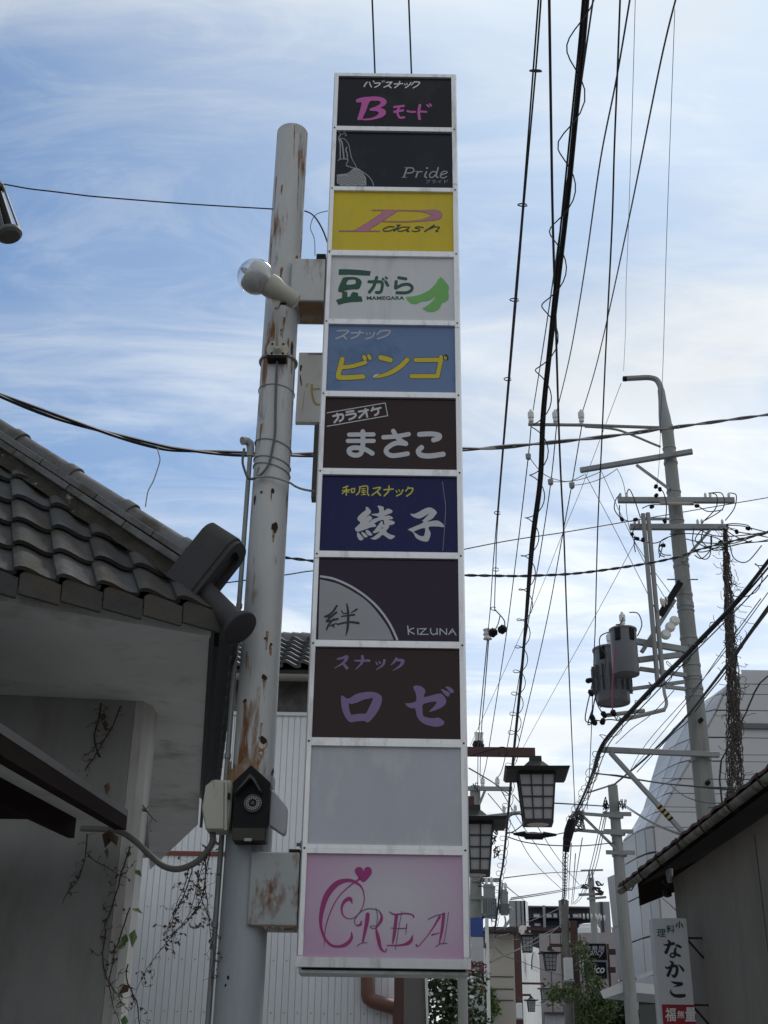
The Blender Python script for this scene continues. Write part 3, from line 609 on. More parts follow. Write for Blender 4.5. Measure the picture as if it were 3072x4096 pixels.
MB().lathe(yk + Vector((.03, -.025, .02)), (1, 0, 0), [(.012, 0), (.006, .012), (.014, .02), (.006, .028), (.014, .04)], 8).build('wing_nut', M_black, fl)
def glass_mat():
    m = bpy.data.materials.new('clear_bulb_glass'); m.use_nodes = True; t = m.node_tree; t.nodes.clear()
    o = t.nodes.new('ShaderNodeOutputMaterial'); mxs = t.nodes.new('ShaderNodeMixShader'); tr = t.nodes.new('ShaderNodeBsdfTransparent'); gl = t.nodes.new('ShaderNodeBsdfGlossy')
    lw = t.nodes.new('ShaderNodeLayerWeight'); lw.inputs[0].default_value = .35; gl.inputs[1].default_value = .04; tr.inputs[0].default_value = (.93, .95, .96, 1)
    t.links.new(M('MULTIPLY_ADD', lw.outputs['Facing'], .75, .06, tree=t), mxs.inputs[0]); t.links.new(tr.outputs[0], mxs.inputs[1]); t.links.new(gl.outputs[0], mxs.inputs[2]); t.links.new(mxs.outputs[0], o.inputs[0])
    return m
M_glass = glass_mat()
RB = .132
prof = [(RB * math.sin(R(a)), -RB * math.cos(R(a))) for a in range(38, 181, 8)]
MB().lathe(bc, ax, [(.075, -.125)] + prof, 32).build('globe', M_glass, fl, smooth=True)
prof = [(.05, -.122)] + [((RB - .004) * math.sin(R(a)), -(RB - .004) * math.cos(R(a))) for a in range(38, 125, 8)]
MB().lathe(bc, ax, prof + [(.02, .03)], 32).build('reflector', mat('frosted_reflector', (.62, .62, .61), .35, 0, .12, 6, (.20, .20, .20), .6, .8), fl, smooth=True)
MB().lathe(bc + ax * .05, ax, [(.012, 0), (.024, .03), (.022, .05), (.006, .07)], 12).build('filament_tip', M_galv, fl)
# cable from the floodlight
pts = [at(P('A7', x, y), Y) for x, y, Y in [(328,1245,7.19),(322,1350,7.208),(318,1500,7.208),(316,1620,7.208),(303,1700,7.208),(285,1775,7.205),(255,1820,7.2),(225,1842,7.21),(200,1852,7.21),(178,1845,7.2),(160,1800,7.2),(152,1760,7.2),(160,1700,7.22)]]
def spline(pts, n=6): return [Vector(p) for p in smooth([tuple(p) for p in pts], n=n)]
tag(MB().tube(spline(pts), .0095, 6).build('floodlight_cable', mat('grey_cable', (.10, .11, .12), .6, 0, .1, 5)), 'dark grey cable running down the rusty post below the floodlight', 'cable')
# conduit with weatherhead on the left of the post
cd = thing('electric_conduit', 'thin grey conduit pipe with a hooded cable entry up the left of the rusty post', 'conduit', (-.95, 7.38, 0))
ztop = A('A7', 190, 1700, 7.33).z
xc = A('A7', 188, 1760, 7.33).x
MB().tube([(xc - .02, 7.36, 0), (xc - .01, 7.36, zj), (xc, 7.33, ztop - .03)], .0165, 10).build('pipe', M_galv, cd)
MB().tube([(xc, 7.33, ztop - .06), (xc, 7.33, ztop), (xc - .005, 7.32, ztop + .035), (xc - .03, 7.30, ztop + .05), (xc - .055, 7.28, ztop + .035)], [.024, .027, .03, .032, .03], 12).build('weatherhead', M_grey, cd)
for z in (4.4, 3.4, 2.4): MB().lathe((xc - .01 * (5.2 - z) / 2, 7.35, z), (0, 0, 1), [(.021, 0), (.021, .03)], 10).build('coupling', M_galv, cd)
tag(MB().tube(spline([A('A7', x, y, Y) for x, y, Y in [(215,1845,7.2),(270,1840,7.19),(330,1850,7.19),(385,1868,7.21),(420,1890,7.25),(460,1905,7.3),(520,1916,7.36)]]), .008, 6).build('sign_feed_cable', mat('light_cable', (.30, .31, .31), .6, 0, .1, 5)), 'light grey cable tied round the post and led across to the sign', 'cable')
tag(MB().tube(spline([A('A7', x, y, Y) for x, y, Y in [(465,497,7.3),(500,512,7.3),(530,545,7.3),(560,600,7.32),(582,660,7.34)]]), .006, 6).build('sign_lead', M_cable), 'short black lead drooping from the post top to the sign edge', 'cable')
tag(MB().tube(spline([A('A7', x, y, Y) for x, y, Y in [(584,497,7.34),(520,518,7.32),(495,580,7.32),(515,640,7.32),(518,725,7.32)]]), .0035, 5).build('loose_wire', M_galv), 'loose thin wire dangling between post and sign above the bracket', 'wire')

# ------------------------------------------------------------------ security camera, boxes
cv = thing('security_camera', 'black hooded security camera with a ring of infrared leds on the post', 'security camera', tuple(A('B8', 560, 1900, 7.1)))
CY = 7.06
poly = [A('B8', x, y, CY) for x, y in [(565,1235),(737,1395),(720,1560),(700,1780),(690,1905),(395,1905),(410,1560),(398,1392)]]
MB().prism(poly, (0, .15, 0)).build('housing', M_black, cv, bevel=.004)
hood = [A('B8', x, y, CY - .002) for x, y in [(420,1515),(480,1440),(562,1338),(600,1370),(668,1500),(640,1480),(590,1395),(562,1372),(500,1440)]]
MB().prism(hood, (0, -.07, 0)).build('visor', mat('worn_black', (.05, .048, .045), .6, 0, .4, 25, (.20, .19, .17), .58, .7), cv)
lc = A('B8', 580, 1582, CY)
MB().lathe(lc + Vector((0, -.0, 0)), (0, -1, 0), [(.052, 0), (.052, .022), (.047, .026)], 24).build('lens_ring', mat('lens_ring', (.16, .155, .14), .4, .3, .1, 20), cv)
MB().lathe(lc + Vector((0, -.024, 0)), (0, -1, 0), [(.0445, 0), (.0445, .004)], 24).build('lens_plate', M_black, cv)
mb = MB()
for rr, k_ in ((.037, 18), (.027, 13)):
    for k in range(k_):
        a = 2 * math.pi * k / k_; mb.lathe(lc + Vector((rr * math.cos(a), -.028, rr * math.sin(a))), (0, -1, 0), [(.0045, 0), (.003, .003)], 6)
mb.build('infrared_leds', mat('led', (.62, .62, .66), .2, 0, .05, 5), cv)
MB().lathe(lc + Vector((0, -.028, 0)), (0, -1, 0), [(.014, 0), (.012, .004)], 14).build('lens', mat('lens_glass', (.01, .012, .016), .05), cv)
a_, b_ = A('B8', 400, 1795, CY - .002), A('B8', 685, 1912, CY - .002)
MB().box((a_.x, CY - .012, b_.z), (b_.x, CY - .001, a_.z)).build('lower_cover', mat('brown_cover', (.035, .032, .022), .6, 0, .2, 6), cv, bevel=.003)
a_, b_ = A('B8', 503, 1885, CY - .014), A('B8', 566, 1912, CY - .014)
MB().box((a_.x, CY - .015, b_.z), (b_.x, CY - .0122, a_.z)).build('name_plate', M_grey, cv)
MB().box((PX - .06, CY + .14, poly[4].z + .05), (PX + .06, 7.23, poly[0].z - .15)).build('mounting_arm', M_pit, cv)
sb = tag(MB().prism([A('B8', x, y, 7.13) for x, y in [(735,1455),(760,1462),(882,1612),(884,1640),(872,1820),(858,1856),(838,1852),(718,1770)]], (0, .07, 0)).build('floodlight_box', M_grey, None, bevel=.008), 'grey slanted box lamp hanging right of the security camera', 'lamp')
jb = thing('junction_box', 'cream weatherproof junction box on the left of the post beside the security camera', 'box', tuple(A('B8', 270, 1830, 7.2)))
MB().prism([A('B8', x, y, 7.12) for x, y in [(230,1365),(390,1372),(395,1500),(380,1700),(360,1815),(160,1815),(125,1620),(160,1420)]], (0, .16, 0)).build('body', M_cream, jb, bevel=.01)
MB().prism([A('B8', x, y, 7.105) for x, y in [(160,1425),(225,1370),(232,1440),(320,1380),(318,1800),(170,1800),(138,1620)]], (0, .014, 0)).build('lid', M_cream, jb)
MB().prism([A('B8', x, y, 7.10) for x, y in [(330,1385),(352,1385),(350,1812),(325,1812)]], (0, .02, 0)).build('lid_edge', M_cream, jb)
MB().box((A('B8', 360, 1500, 7.11).x, 7.09, A('B8', 360, 1540, 7.11).z), (A('B8', 376, 1500, 7.11).x, 7.12, A('B8', 360, 1490, 7.11).z)).build('latch', M_black, jb)
hose = spline([A('A6', x, y, Y) for x, y, Y in [(1128,1100,7.2),(1128,1150,7.2),(1100,1200,7.22),(1040,1260,7.25),(950,1295,7.3),(870,1280,7.4),(800,1225,7.5),(720,1150,7.6),(640,1098,7.7),(560,1085,7.78),(430,1080,7.8)]], 14)
rs = [.0185 + (.0016 if i % 2 else -.0008) for i in range(len(hose))]
tag(MB().tube(hose, rs, 10).build('flexible_conduit', mat('grey_hose', (.16, .16, .145), .6, 0, .2, 6)), 'grey corrugated hose sagging from the junction box to the plaster house', 'conduit')

# ------------------------------------------------------------------ boards behind the sign
bd = thing('faded_sign_board', 'white weathered board with remains of yellow lettering behind the tall sign', 'sign', tuple(A('R1', 400, 1060, 7.62)))
BY = 7.62
MB().prism([A('R1', x, y, BY) for x, y in [(305,190),(650,190),(640,1068),(256,1064)]], (0, .05, 0)).build('board', mat('board_white', (.72, .70, .66), .7, 0, .1, 3, (.34, .30, .25), .56, .75), bd)
letters('lettering', 'R1', [(s,26,[(465,600),(470,720),(515,840),(620,842)]),(s,20,[(470,655),(560,650),(640,655)]),(s,14,[(415,580),(395,625)]),(s,6,[(372,680),(345,940)])], BY - .002, ink('ink_faded_yellow', (.48, .36, .08)), bd)
for it_ in ((v,[(330,360,26),(322,420,14)]),(v,[(318,470,8),(325,540,16),(336,610,8)]),(v,[(420,208,6),(600,208,16)])): letters('lettering', 'R1', [it_], BY - .002, D8, bd)
MB().bar(A('R1', 600, 1030, BY + .1), (XR - .2, 7.56, A('R1', 600, 1030, BY + .1).z), .04, .04).build('stay', M_galv, bd)
b2 = tag(MB().prism([A('R1', x, y, 7.6) for x, y in [(500,1098),(620,1098),(590,2018),(456,2018)]], (0, .09, 0)).build('brown_sign_board', mat('board_brown', (.10, .085, .075), .7, 0, .2, 3)), 'narrow brown board edge standing just behind the sign below the faded board', 'board')

# ------------------------------------------------------------------ street lantern at the left edge of the frame
el = thing('tilted_lamp', 'dark tilted cage lamp cut off by the left edge of the photo', 'lamp', (-3.2, 6.9, 0))
LYY = 6.6
top, bot = A('U1', -60, 640, LYY), A('U1', 150, 1400, LYY)
dv = (bot - top).normalized(); sx = Vector((1, .1, .35)); sx = (sx - dv * sx.dot(dv)).normalized(); sy = dv.cross(sx)
M_lamp = mat('lamp_grey_iron', (.10, .10, .095), .6, 0, .25, 10)
MB().lathe(bot - dv * .02, dv, [(.085, 0), (.089, .01), (.089, .028), (.07, .045)], 24).build('bottom_disc', M_lamp, el)
MB().lathe(top, dv, [(.03, -.05), (.055, -.03), (.062, 0), (.05, .02)], 20).build('top_cap', M_lamp, el)
for k in range(4):
    a = R(20 + 90 * k); e = sx * math.cos(a) + sy * math.sin(a)
    MB().bar(top + e * .053, bot + e * .08, .022, .012, e).build('cage_bar', M_lamp, el)
MB().lathe(top, dv, [(.03, .02), (.036, .06), (.05, (bot - top).length - .05)], 12).build('lamp_core', M_black, el)
MB().tube([top - dv * .04, top + Vector((-.15, 0, .08)), (-3.2, 6.9, top.z + .1)], .02, 8).build('arm', M_galv, el)
MB().tube([(-3.2, 6.9, 0), (-3.2, 6.9, top.z + .2)], .05, 12).build('post', M_galv, el)
# ------------------------------------------------------------------ the plaster house on the left
house = thing('plaster_house', 'white plaster house with a grey tiled hip roof at the left', 'house', (-2.6, 9.5, 0))
ud = Vector((.9, .4367, 0)).normalized(); nd = Vector((-.4367, .9, 0)).normalized(); vd = Vector((-.145, .99, 0)).normalized()
ZE = 4.0
C0 = Vector((-.925, 6.735, ZE))
AL = R(51); wd_ = (nd * math.cos(AL) + Vector((0, 0, 1)) * math.sin(AL)).normalized()      # up the slope
nA = ud.cross(wd_).normalized()
if nA.z < 0: nA = -nA
EO = C0 + Vector((0, 0, .125))                     # eave line on the tile plane
def onA(c, x, y): return aton(P(c, x, y), EO, nA)
h0, h1 = onA('T1', 20, 610), onA('T2', 735, 1020)
hd = (h0 - h1).normalized()                        # up the hip
hup = (Vector((0, 0, 1)) - hd * hd.z).normalized(); hs = hd.cross(hup).normalized()
if hs.dot(Vector((0, -1, 0))) < 0: hs = -hs        # sideways, towards the camera
# soffit, fascia, walls
e1, e2, i1, i2 = Vector((-1.045, 6.805, 0)), Vector((-1.903, 12.667, 0)), Vector((-1.675, 8.161, 0)), Vector((-2.932, 15.73, 0))
e0 = e1 - ud * 4.0; i0 = i1 + Vector((-3.6, -.40, 0))
zs_ = 3.996
def flat(pts, z0, z1): return MB().prism([(p.x, p.y, z0) for p in pts], (0, 0, z1 - z0))
flat([e0, e1, i1, i0], zs_, zs_ + .05).build('soffit', M_plasterA, house)
flat([e1, e2, i2, i1], zs_, zs_ + .05).build('soffit', M_plasterA, house)
MB().prism([(e1.x - ud.x * 4, e1.y - ud.y * 4, zs_ + .0), (e1.x, e1.y, zs_ + .0), (e1.x, e1.y, ZE + .1), (e1.x - ud.x * 4, e1.y - ud.y * 4, ZE + .1)], -nd * .03).build('fascia', M_plasterA, house)
MB().prism([(e1.x + .02, e1.y + .07, zs_ - .03), (e2.x + .02, e2.y, zs_ - .03), (e2.x + .02, e2.y, ZE + .06), (e1.x + .02, e1.y + .07, ZE + .06)], (.03, .004, 0)).build('fascia', M_black, house)
wx, wy = -1.735, i1.y
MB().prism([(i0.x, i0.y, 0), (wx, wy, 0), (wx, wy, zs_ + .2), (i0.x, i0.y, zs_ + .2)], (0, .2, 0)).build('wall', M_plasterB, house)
MB().prism([(wx + .002, wy + .002, 0), (wx + .06, wy + .03, 0), (wx + .10, wy + .10, 0), (wx + .10, wy + .32, 0), (wx + .002, wy + .32, 0)], (0, 0, zs_ + .19)).build('corner_pilaster', mat('lit_pilaster_plaster', (.50, .49, .46), .9, 0, .2, 2, (.24, .22, .19), .5, .7, (2, 2, .4)), house)  # paler than the wall: the light on this strip is put into its colour
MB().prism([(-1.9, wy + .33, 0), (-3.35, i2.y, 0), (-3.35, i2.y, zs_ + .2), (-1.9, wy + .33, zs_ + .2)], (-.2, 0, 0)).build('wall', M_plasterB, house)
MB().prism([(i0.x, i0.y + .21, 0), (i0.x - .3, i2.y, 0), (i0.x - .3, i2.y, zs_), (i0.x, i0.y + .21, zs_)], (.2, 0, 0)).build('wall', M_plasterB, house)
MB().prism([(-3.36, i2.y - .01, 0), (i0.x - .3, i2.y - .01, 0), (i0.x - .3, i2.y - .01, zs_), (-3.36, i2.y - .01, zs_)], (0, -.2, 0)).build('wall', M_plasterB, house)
flat([i1 + Vector((.1, -.1, 0)), i2 + Vector((.1, 0, 0)), Vector((-3.6, i2.y, 0)), Vector((-2.1, wy, 0))], zs_ + .15, zs_ + .18).build('upper_soffit', M_plasterB, house)
# roof decks under the tiles
hipTop = h1 + hd * 3.6
dk = .03
MB().prism([EO - nA * dk, EO - ud * 4 - nA * dk, hipTop - nA * dk], -nA * .03).build('roof_deck', M_wood, house)
sideE = C0 + Vector((.02, .15, .10)); sideF = sideE + vd * 5.6
nB = (sideF - sideE).cross(hipTop - sideE).normalized()
MB().prism([sideE, sideF, hipTop + vd * 3.5, hipTop], nB * (.05 if nB.z > 0 else -.05)).build('roof_deck', M_tileD, house)
# pantiles: one mesh, copied row by row
TW, TE = .238, .295
def pantile(eave=False):
    mb = MB(); nx, L = 10, TE + .045; vs = []; th = .027
    def prof(t):                                    # roll at the left edge, long fall to the trough at the right
        if t < .14: return .010 + .018 * math.sin(math.pi / 2 * t / .14)
        return .004 + .024 * math.cos(math.pi * min(1, (t - .14) / .72)) + (.010 * (t - .86) / .14 if t > .86 else 0)
    for j, (l, lift) in enumerate(((0, .045), (L, .0))):
        for k in range(nx + 1):
            t = k / nx; vs.append((t * (TW + .02), l, lift + prof(t)))
    m = nx + 1
    vs += [(x, y + .001, z - th) for x, y, z in vs]
    fs = [(k, k + 1, m + k + 1, m + k) for k in range(nx)] + [(2*m + k + 1, 2*m + k, 3*m + k, 3*m + k + 1) for k in range(nx)]
    fs += [(k + 1, k, 2*m + k, 2*m + k + 1) for k in range(nx)] + [(0, m, 3*m, 2*m), (m - 1, 3*m - 1, 4*m - 1, 2*m - 1)]
    mb.add(vs, fs); return mb
tm = pantile().mesh('pantile', M_tile, True)
Mx = Matrix((ud, wd_, nA)).transposed().to_4x4()
hipd = [(p - EO) for p in (h0, h1)]
ha = [(q.dot(ud), q.dot(wd_)) for q in hipd]
def hip_u(wv): return ha[1][0] + (wv - ha[1][1]) * (ha[0][0] - ha[1][0]) / (ha[0][1] - ha[1][1])
cover = house
for r in range(0, 9):
    wv = r * TE
    for k in range(-16, 1):
        uu = k * TW - .10 - TW + (0 if r == 0 else .0)
        if uu < -3.9 or uu + TW * .5 > hip_u(wv + TE * .5) + .30: continue
        o = link('pantile', tm, None)
        j = random.uniform(-.006, .006)
        o.matrix_basis = Matrix.Translation(EO + ud * (uu + j) + wd_ * (wv + random.uniform(-.006, .006)) + nA * .004) @ Mx
        o.rotation_euler.rotate_axis('Z', random.uniform(-.015, .015))
        o.parent = house; o.matrix_parent_inverse = wm(house).inverted()
# eave tiles with drop faces
def eave_tile(wdth):
    top = [(t * wdth, (.010 + .022 * min(1, t / .12)) - (.052 * max(0, t - .12) / .88)) for t in [k / 10 for k in range(11)]]
    poly = [(x, 0, .122 + z) for x, z in top] + [(wdth * .985, 0, -.020), (0.0, 0, .014)]
    mb = MB().prism(poly, (0, .022, 0)); return mb
for k in range(0, 15):
    wdt = TW * (1 - .0 * k)
    o = eave_tile(TW - .004).build('eave_tile', M_tileD, None, bevel=.003)
    mm = Matrix((ud, nd, Vector((0, 0, 1)))).transposed().to_4x4()
    o.matrix_basis = Matrix.Translation(C0 - ud * (k * TW + TW + .05) - nd * (.03 + random.uniform(0, .004))) @ mm @ Matrix.Rotation(R(-2.5), 4, 'Y') @ Matrix.Rotation(R(1.2), 4, 'Z')
    o.parent = house; o.matrix_parent_inverse = wm(house).inverted()
for k in range(0, 18):                               # the same along the side eave, seen edge on
    o = eave_tile(.30).build('eave_tile', M_tileD, None)
    mm = Matrix((vd, Vector((-vd.y, vd.x, 0)), Vector((0, 0, 1)))).transposed().to_4x4()
    o.matrix_basis = Matrix.Translation(C0 + Vector((.055, .12, .0)) + vd * (k * .305)) @ mm @ Matrix.Rotation(R(-4), 4, 'Y') @ Matrix.Rotation(R(3.5), 4, 'Z')
    o.parent = house; o.matrix_parent_inverse = wm(house).inverted()
# the hip ridge
def along(o, l, u_, s_): return o + hd * l + hup * u_ + hs * s_
HB = h1 - hd * .02
def ridge_box(l0, l1, u0, u1, s0, nm, m, bev=.004):
    return MB().obox(along(HB, l0, u0, -s0), hd * (l1 - l0), hup * (u1 - u0), hs * 2 * s0).build(nm, m, house, bevel=bev)
ML = 3.6
mo = MB(); nseg = 40; vs = []
for i in range(nseg + 1):
    l = ML * i / nseg
    for u0, s0 in ((-.05, .125), (.01, .105), (.05, .098), (.05, -.098), (-.05, -.125)):
        vs.append(along(HB, l, u0 + random.uniform(-.006, .006), s0 + random.uniform(-.012, .012) * (1 if s0 > 0 else 0)))
mo.add(vs, [(i*5+k, i*5+k+1, (i+1)*5+k+1, (i+1)*5+k) for i in range(nseg) for k in range(4)])
mo.build('ridge_mortar', M_mortar, house)
l = .0; k = 0
for off, u0, sw in ((0, .045, .124), (.2, .098, .114)):
    l = -.02
    step_ = .49
    first = True
    while l < ML:
        ln_ = step_ - (off if first else 0); first = False
        ridge_box(l, min(l + ln_ - .006, ML), u0 + random.uniform(-.003, .003), u0 + .044, sw + random.uniform(-.004, .004), 'ridge_slab', M_ridge)
        l += ln_
l = .06; CL = .50
while l < ML:
    mb = MB(); vs = []; n = 12
    for ll, rr in ((l - .03, .098), (l + .045, .098), (l + .0451, .088), (l + CL + .004, .082)):
        for k in range(n + 1):
            a = math.pi * k / n; vs.append(along(HB, ll, .142 + rr * math.sin(a) * 1.0, rr * math.cos(a)))
    m_ = n + 1
    fs = [(i*m_+k, i*m_+k+1, (i+1)*m_+k+1, (i+1)*m_+k) for i in range(3) for k in range(n)] + [tuple(range(m_)), tuple(range(4*m_-1, 3*m_-1, -1))]
    mb.add(vs, fs); mb.sm = True; mb.build('ridge_cap', M_ridge, house); l += CL
# ridge-end block and round corner tile
M_oni = mat('ridge_end_tile', (.038, .038, .040), .72, 0, .25, 6, (.075, .07, .055), .54, .75, bump=.2, fine=.15)
def arch(wh, u0, u1, n=10):
    pts = [(-wh, u0), (wh, u0)]
    rr = wh * .75
    for k in range(n + 1):
        a = math.pi / 2 * k / n; pts.append((wh - rr + rr * math.cos(a), u1 - rr + rr * math.sin(a)))
    for k in range(n + 1):
        a = math.pi / 2 + math.pi / 2 * k / n; pts.append((-wh + rr + rr * math.cos(a), u1 - rr + rr * math.sin(a)))
    return pts
OB = along(HB, -.20, 0, 0)
o_out = arch(.135, -.06, .40)
MB().prism([along(OB, 0, u_, s_) for s_, u_ in o_out], hd * .21).build('ridge_end_block', M_oni, house, bevel=.006)
rim = arch(.124, -.05, .385); inn = arch(.072, .02, .32)
mb = MB()
for ring_, d0, d1 in ((rim, -.03, .0),):
    a_o = [along(OB, -.03, u_, s_) for s_, u_ in rim]; a_i = [along(OB, -.03, u_, s_) for s_, u_ in inn]
    b_o = [along(OB, .001, u_, s_) for s_, u_ in rim]; b_i = [along(OB, -.002, u_, s_) for s_, u_ in inn]
    n = len(rim); mb.add(a_o + a_i + b_o + b_i, [(k, (k+1)%n, n+(k+1)%n, n+k) for k in range(n)] + [(k, 2*n+k, 2*n+(k+1)%n, (k+1)%n) for k in range(n)] + [(n+k, n+(k+1)%n, 3*n+(k+1)%n, 3*n+k) for k in range(n)])
mb.build('ridge_end_face', M_oni, house)
tb = along(OB, .02, .015, 0)
dcn = A('T2', 1470, 1620, (C0.y - .08))
rdir = (dcn - tb).normalized()
MB().lathe(tb, rdir, [(.072, -.05), (.072, (dcn - tb).length)], 20).build('corner_tile', M_oni, house)
MB().lathe(dcn, rdir, [(.07, -.02), (.108, -.012), (.112, .0), (.112, .02), (.10, .028)], 28).build('corner_disc', M_oni, house)
# canopy at the foot of the wall: dark edge beam, pale underside strip, dark boards
cb0, cb1 = atx(P('T3', 0, 740), -1.6), atx(P('T3', 1300, 1555), -1.6)
cb0 = cb0 + (cb0 - cb1) * .6
mid = Vector((0, 0, 0))
MB().bar(cb0 + Vector((0, 0, -.02)), cb1 + Vector((0, 0, -.02)), .07, .078).build('canopy_beam', M_wood, house)
MB().bar(cb0 + Vector((-.0, 0, .042)), cb1 + Vector((0, 0, .042)), .074, .04).build('canopy_flashing', mat('dull_flashing', (.13, .13, .125), .7), house)
MB().bar(cb0 + Vector((-.165, 0, .035)), cb1 + Vector((-.165, .04, .035)), .255, .04).build('canopy_soffit', M_plasterA, house)
MB().bar(cb0 + Vector((-1.6, 0, .02)), cb1 + Vector((-1.6, .04, .02)), 2.6, .03).build('canopy_boards', M_wood, house)
MB().bar(cb0 + Vector((-.31, 0, -.03)), cb1 + Vector((-.31, .04, -.03)), .04, .15).build('canopy_joist', M_wood, house)
for k in range(2):
    y_ = cb0.y + .3
    MB().box((-1.64 - k * 2.4, y_, 0), (-1.56 - k * 2.4, y_ + .09, cb0.z)).build('canopy_post', M_wood, house)

# ------------------------------------------------------------------ climbing plants
M_stem = mat('vine_stem', (.05, .033, .022), .9, 0, .3, 20)
M_leafG = mat('vine_leaf', (.085, .16, .03), .6, 0, .25, 12)
M_leafD = mat('dry_leaf', (.10, .055, .035), .8, 0, .4, 12)
def wander(p, d, n, st, jit, grav=0.0):
    pts = [Vector(p)]; d = Vector(d).normalized()
    for _ in range(n):
        d = (d + Vector((random.gauss(0, jit), random.gauss(0, jit * .5), random.gauss(0, jit) - grav))).normalized(); pts.append(pts[-1] + d * st)
    return pts
def leaf(mb, p, d, sz, roll, wr=.3):
    d = Vector(d).normalized(); sd_ = d.orthogonal().normalized(); sd_.rotate(Quaternion(d, roll)); u_ = d.cross(sd_)
    mb.add([p, p + d * sz * .35 + sd_ * sz * wr + u_ * sz * .06, p + d * sz, p + d * sz * .35 - sd_ * sz * wr + u_ * sz * .06], [(0, 1, 2), (0, 2, 3)])
def vine(name, label, starts, nleafG, nleafD, curl, seed, big=()):
    random.seed(seed); t_ = thing(name, label, 'vine', tuple(starts[0][0])); st = MB(); lg = MB(); ld = MB(); allp = []
    for p0, d0, n, sl, r0 in starts:
        main = wander(p0, d0, n, sl, .16, .02); st.tube(main, [r0 * (1 - .6 * i / n) for i in range(n + 1)], 5); allp += main
        for i in range(1, n):
            br = wander(main[i], (random.gauss(0, 1), random.gauss(0, .5), random.gauss(-.2, .6)), random.randint(3, curl), sl * .45, .75)
            st.tube(br, r0 * .32, 4); allp += br[1:]
    for _ in range(nleafD): leaf(ld, random.choice(allp), (random.gauss(0, 1), random.gauss(0, .6), random.gauss(-.4, 1)), random.uniform(.012, .03), random.uniform(0, 6))
    for _ in range(nleafG): leaf(lg, random.choice(allp), (random.gauss(0, .6), -.3, random.gauss(-.8, .4)), random.uniform(.035, .06), random.uniform(0, 6))
    for (p_, d_, sz, green) in big: leaf(lg if green else ld, Vector(p_), d_, sz, random.uniform(-.6, .6))
    st.build('stems', M_stem, t_)
    for m_, nm, mt in ((lg, 'leaves', M_leafG), (ld, 'dry_leaves', M_leafD)):
        if m_.v:
            o = m_.build(nm, mt, t_, smooth=False); o['kind'] = 'stuff'
    return t_
vine('corner_vine', 'dry climbing vine with a few green leaves up the house corner', [(A('A6', 690, 1180, 8.06), (.02, 0, -1), 26, .042, .006), (A('A6', 690, 1500, 8.06), (-.05, 0, -1), 22, .04, .005), (A('A6', 680, 1800, 8.06), (.02, 0, -1), 20, .04, .005), (A('A6', 610, 1690, 8.06), (0, 0, -1), 16, .04, .004)], 10, 130, 7, 11,
     [(A('A6', 715, 1300, 8.06), (.6, -.2, -.5), .075, 1), (A('A6', 700, 1505, 8.06), (.9, -.2, -.4), .09, 1), (A('A6', 715, 1615, 8.06), (.0, -.2, -1), .12, 1), (A('A6', 672, 1640, 8.06), (-.2, -.2, -1), .09, 1), (A('A6', 690, 1910, 8.06), (-.5, -.2, -.5), .09, 0), (A('A6', 665, 2070, 8.06), (.05, -.2, -1), .09, 1)])
vine('wall_vine', 'dead vine with curled brown leaves hanging on the upper house wall', [(A('T3', 1080, 300, 8.06), (.25, 0, -1), 22, .045, .007), (A('T3', 1290, 330, 8.06), (-.1, 0, -1), 24, .045, .005), (A('T3', 930, 1700, 8.06), (0, 0, -1), 12, .04, .005), (A('T3', 940, 1920, 8.06), (.7, 0, -.6), 8, .04, .004)], 0, 150, 6, 12,
     [(A('T3', 1180, 1650, 7.6), (-.1, -.3, -1), .13, 0), (A('T3', 1200, 1680, 7.6), (.4, -.3, -.8), .11, 0), (A('T3', 1150, 1850, 7.6), (.1, -.1, -1), .07, 0), (A('T3', 1160, 1150, 8.06), (0, -.2, -1), .09, 0), (A('T3', 1130, 480, 8.06), (.1, -.2, -1), .08, 0), (A('T3', 1120, 400, 8.06), (-.2, -.2, -1), .08, 0), (A('T3', 1000, 1390, 7.6), (.3, -.3, -.6), .06, 0), (A('T3', 920, 1300, 7.6), (.4, -.3, -.6), .06, 0)])
vine('hose_vine', 'tangle of dry tendrils hanging below the corrugated hose', [(A('A6', 1020, 1275, 7.26), (0, .1, -1), 14, .04, .004), (A('A6', 1090, 1240, 7.24), (.02, .1, -1), 20, .042, .004), (A('A6', 1140, 1120, 7.22), (0, 0, -1), 16, .042, .0035), (A('A6', 1050, 1300, 7.26), (0, .1, -1), 13, .04, .0035), (A('A6', 1115, 1200, 7.24), (.0, .1, -1), 18, .042, .004), (A('A6', 1000, 1290, 7.26), (.02, .1, -1), 10, .04, .003)], 0, 420, 8, 13)
hv = thing('hanging_vine_strand', 'long brown strand of dead vine hanging down from the utility pole wires', 'vine', tuple(A('S', 2935, 3200, 17.3)))
axis_ = spline([A('S', x, y, 17.3) for x, y in ((2900,2120),(2905,2250),(2915,2400),(2925,2600),(2935,2800),(2938,3000),(2940,3230))], 10)
random.seed(15); mb = MB()
for k in range(58):
    i0_ = random.choice((0, 0, 2, 8, 20, 30)); i1_ = random.randint(i0_ + 14, len(axis_) - 1) if k > 30 else len(axis_) - 1
    a0 = random.uniform(0, 6.3); pts = []
    rr = random.uniform(.3, 1.0)
    for i in range(i0_, min(i1_ + 1, len(axis_))):
        w_ = (.03 + .11 * (i / len(axis_)) ** .8) * rr
        a0 += random.gauss(0, .5)
        pts.append(axis_[i] + Vector((w_ * math.cos(a0) + random.gauss(0, .012), w_ * math.sin(a0), random.gauss(0, .02))))
    mb.tube(pts, .0065, 4)
for k in range(160):
    i = random.randint(0, len(axis_) - 1); mb.tube(wander(axis_[i] + Vector((random.gauss(0, .06), 0, 0)), (random.gauss(0, 1), random.gauss(0, .4), random.gauss(-.2, .5)), random.randint(3, 7), .05, .6), .005, 3)
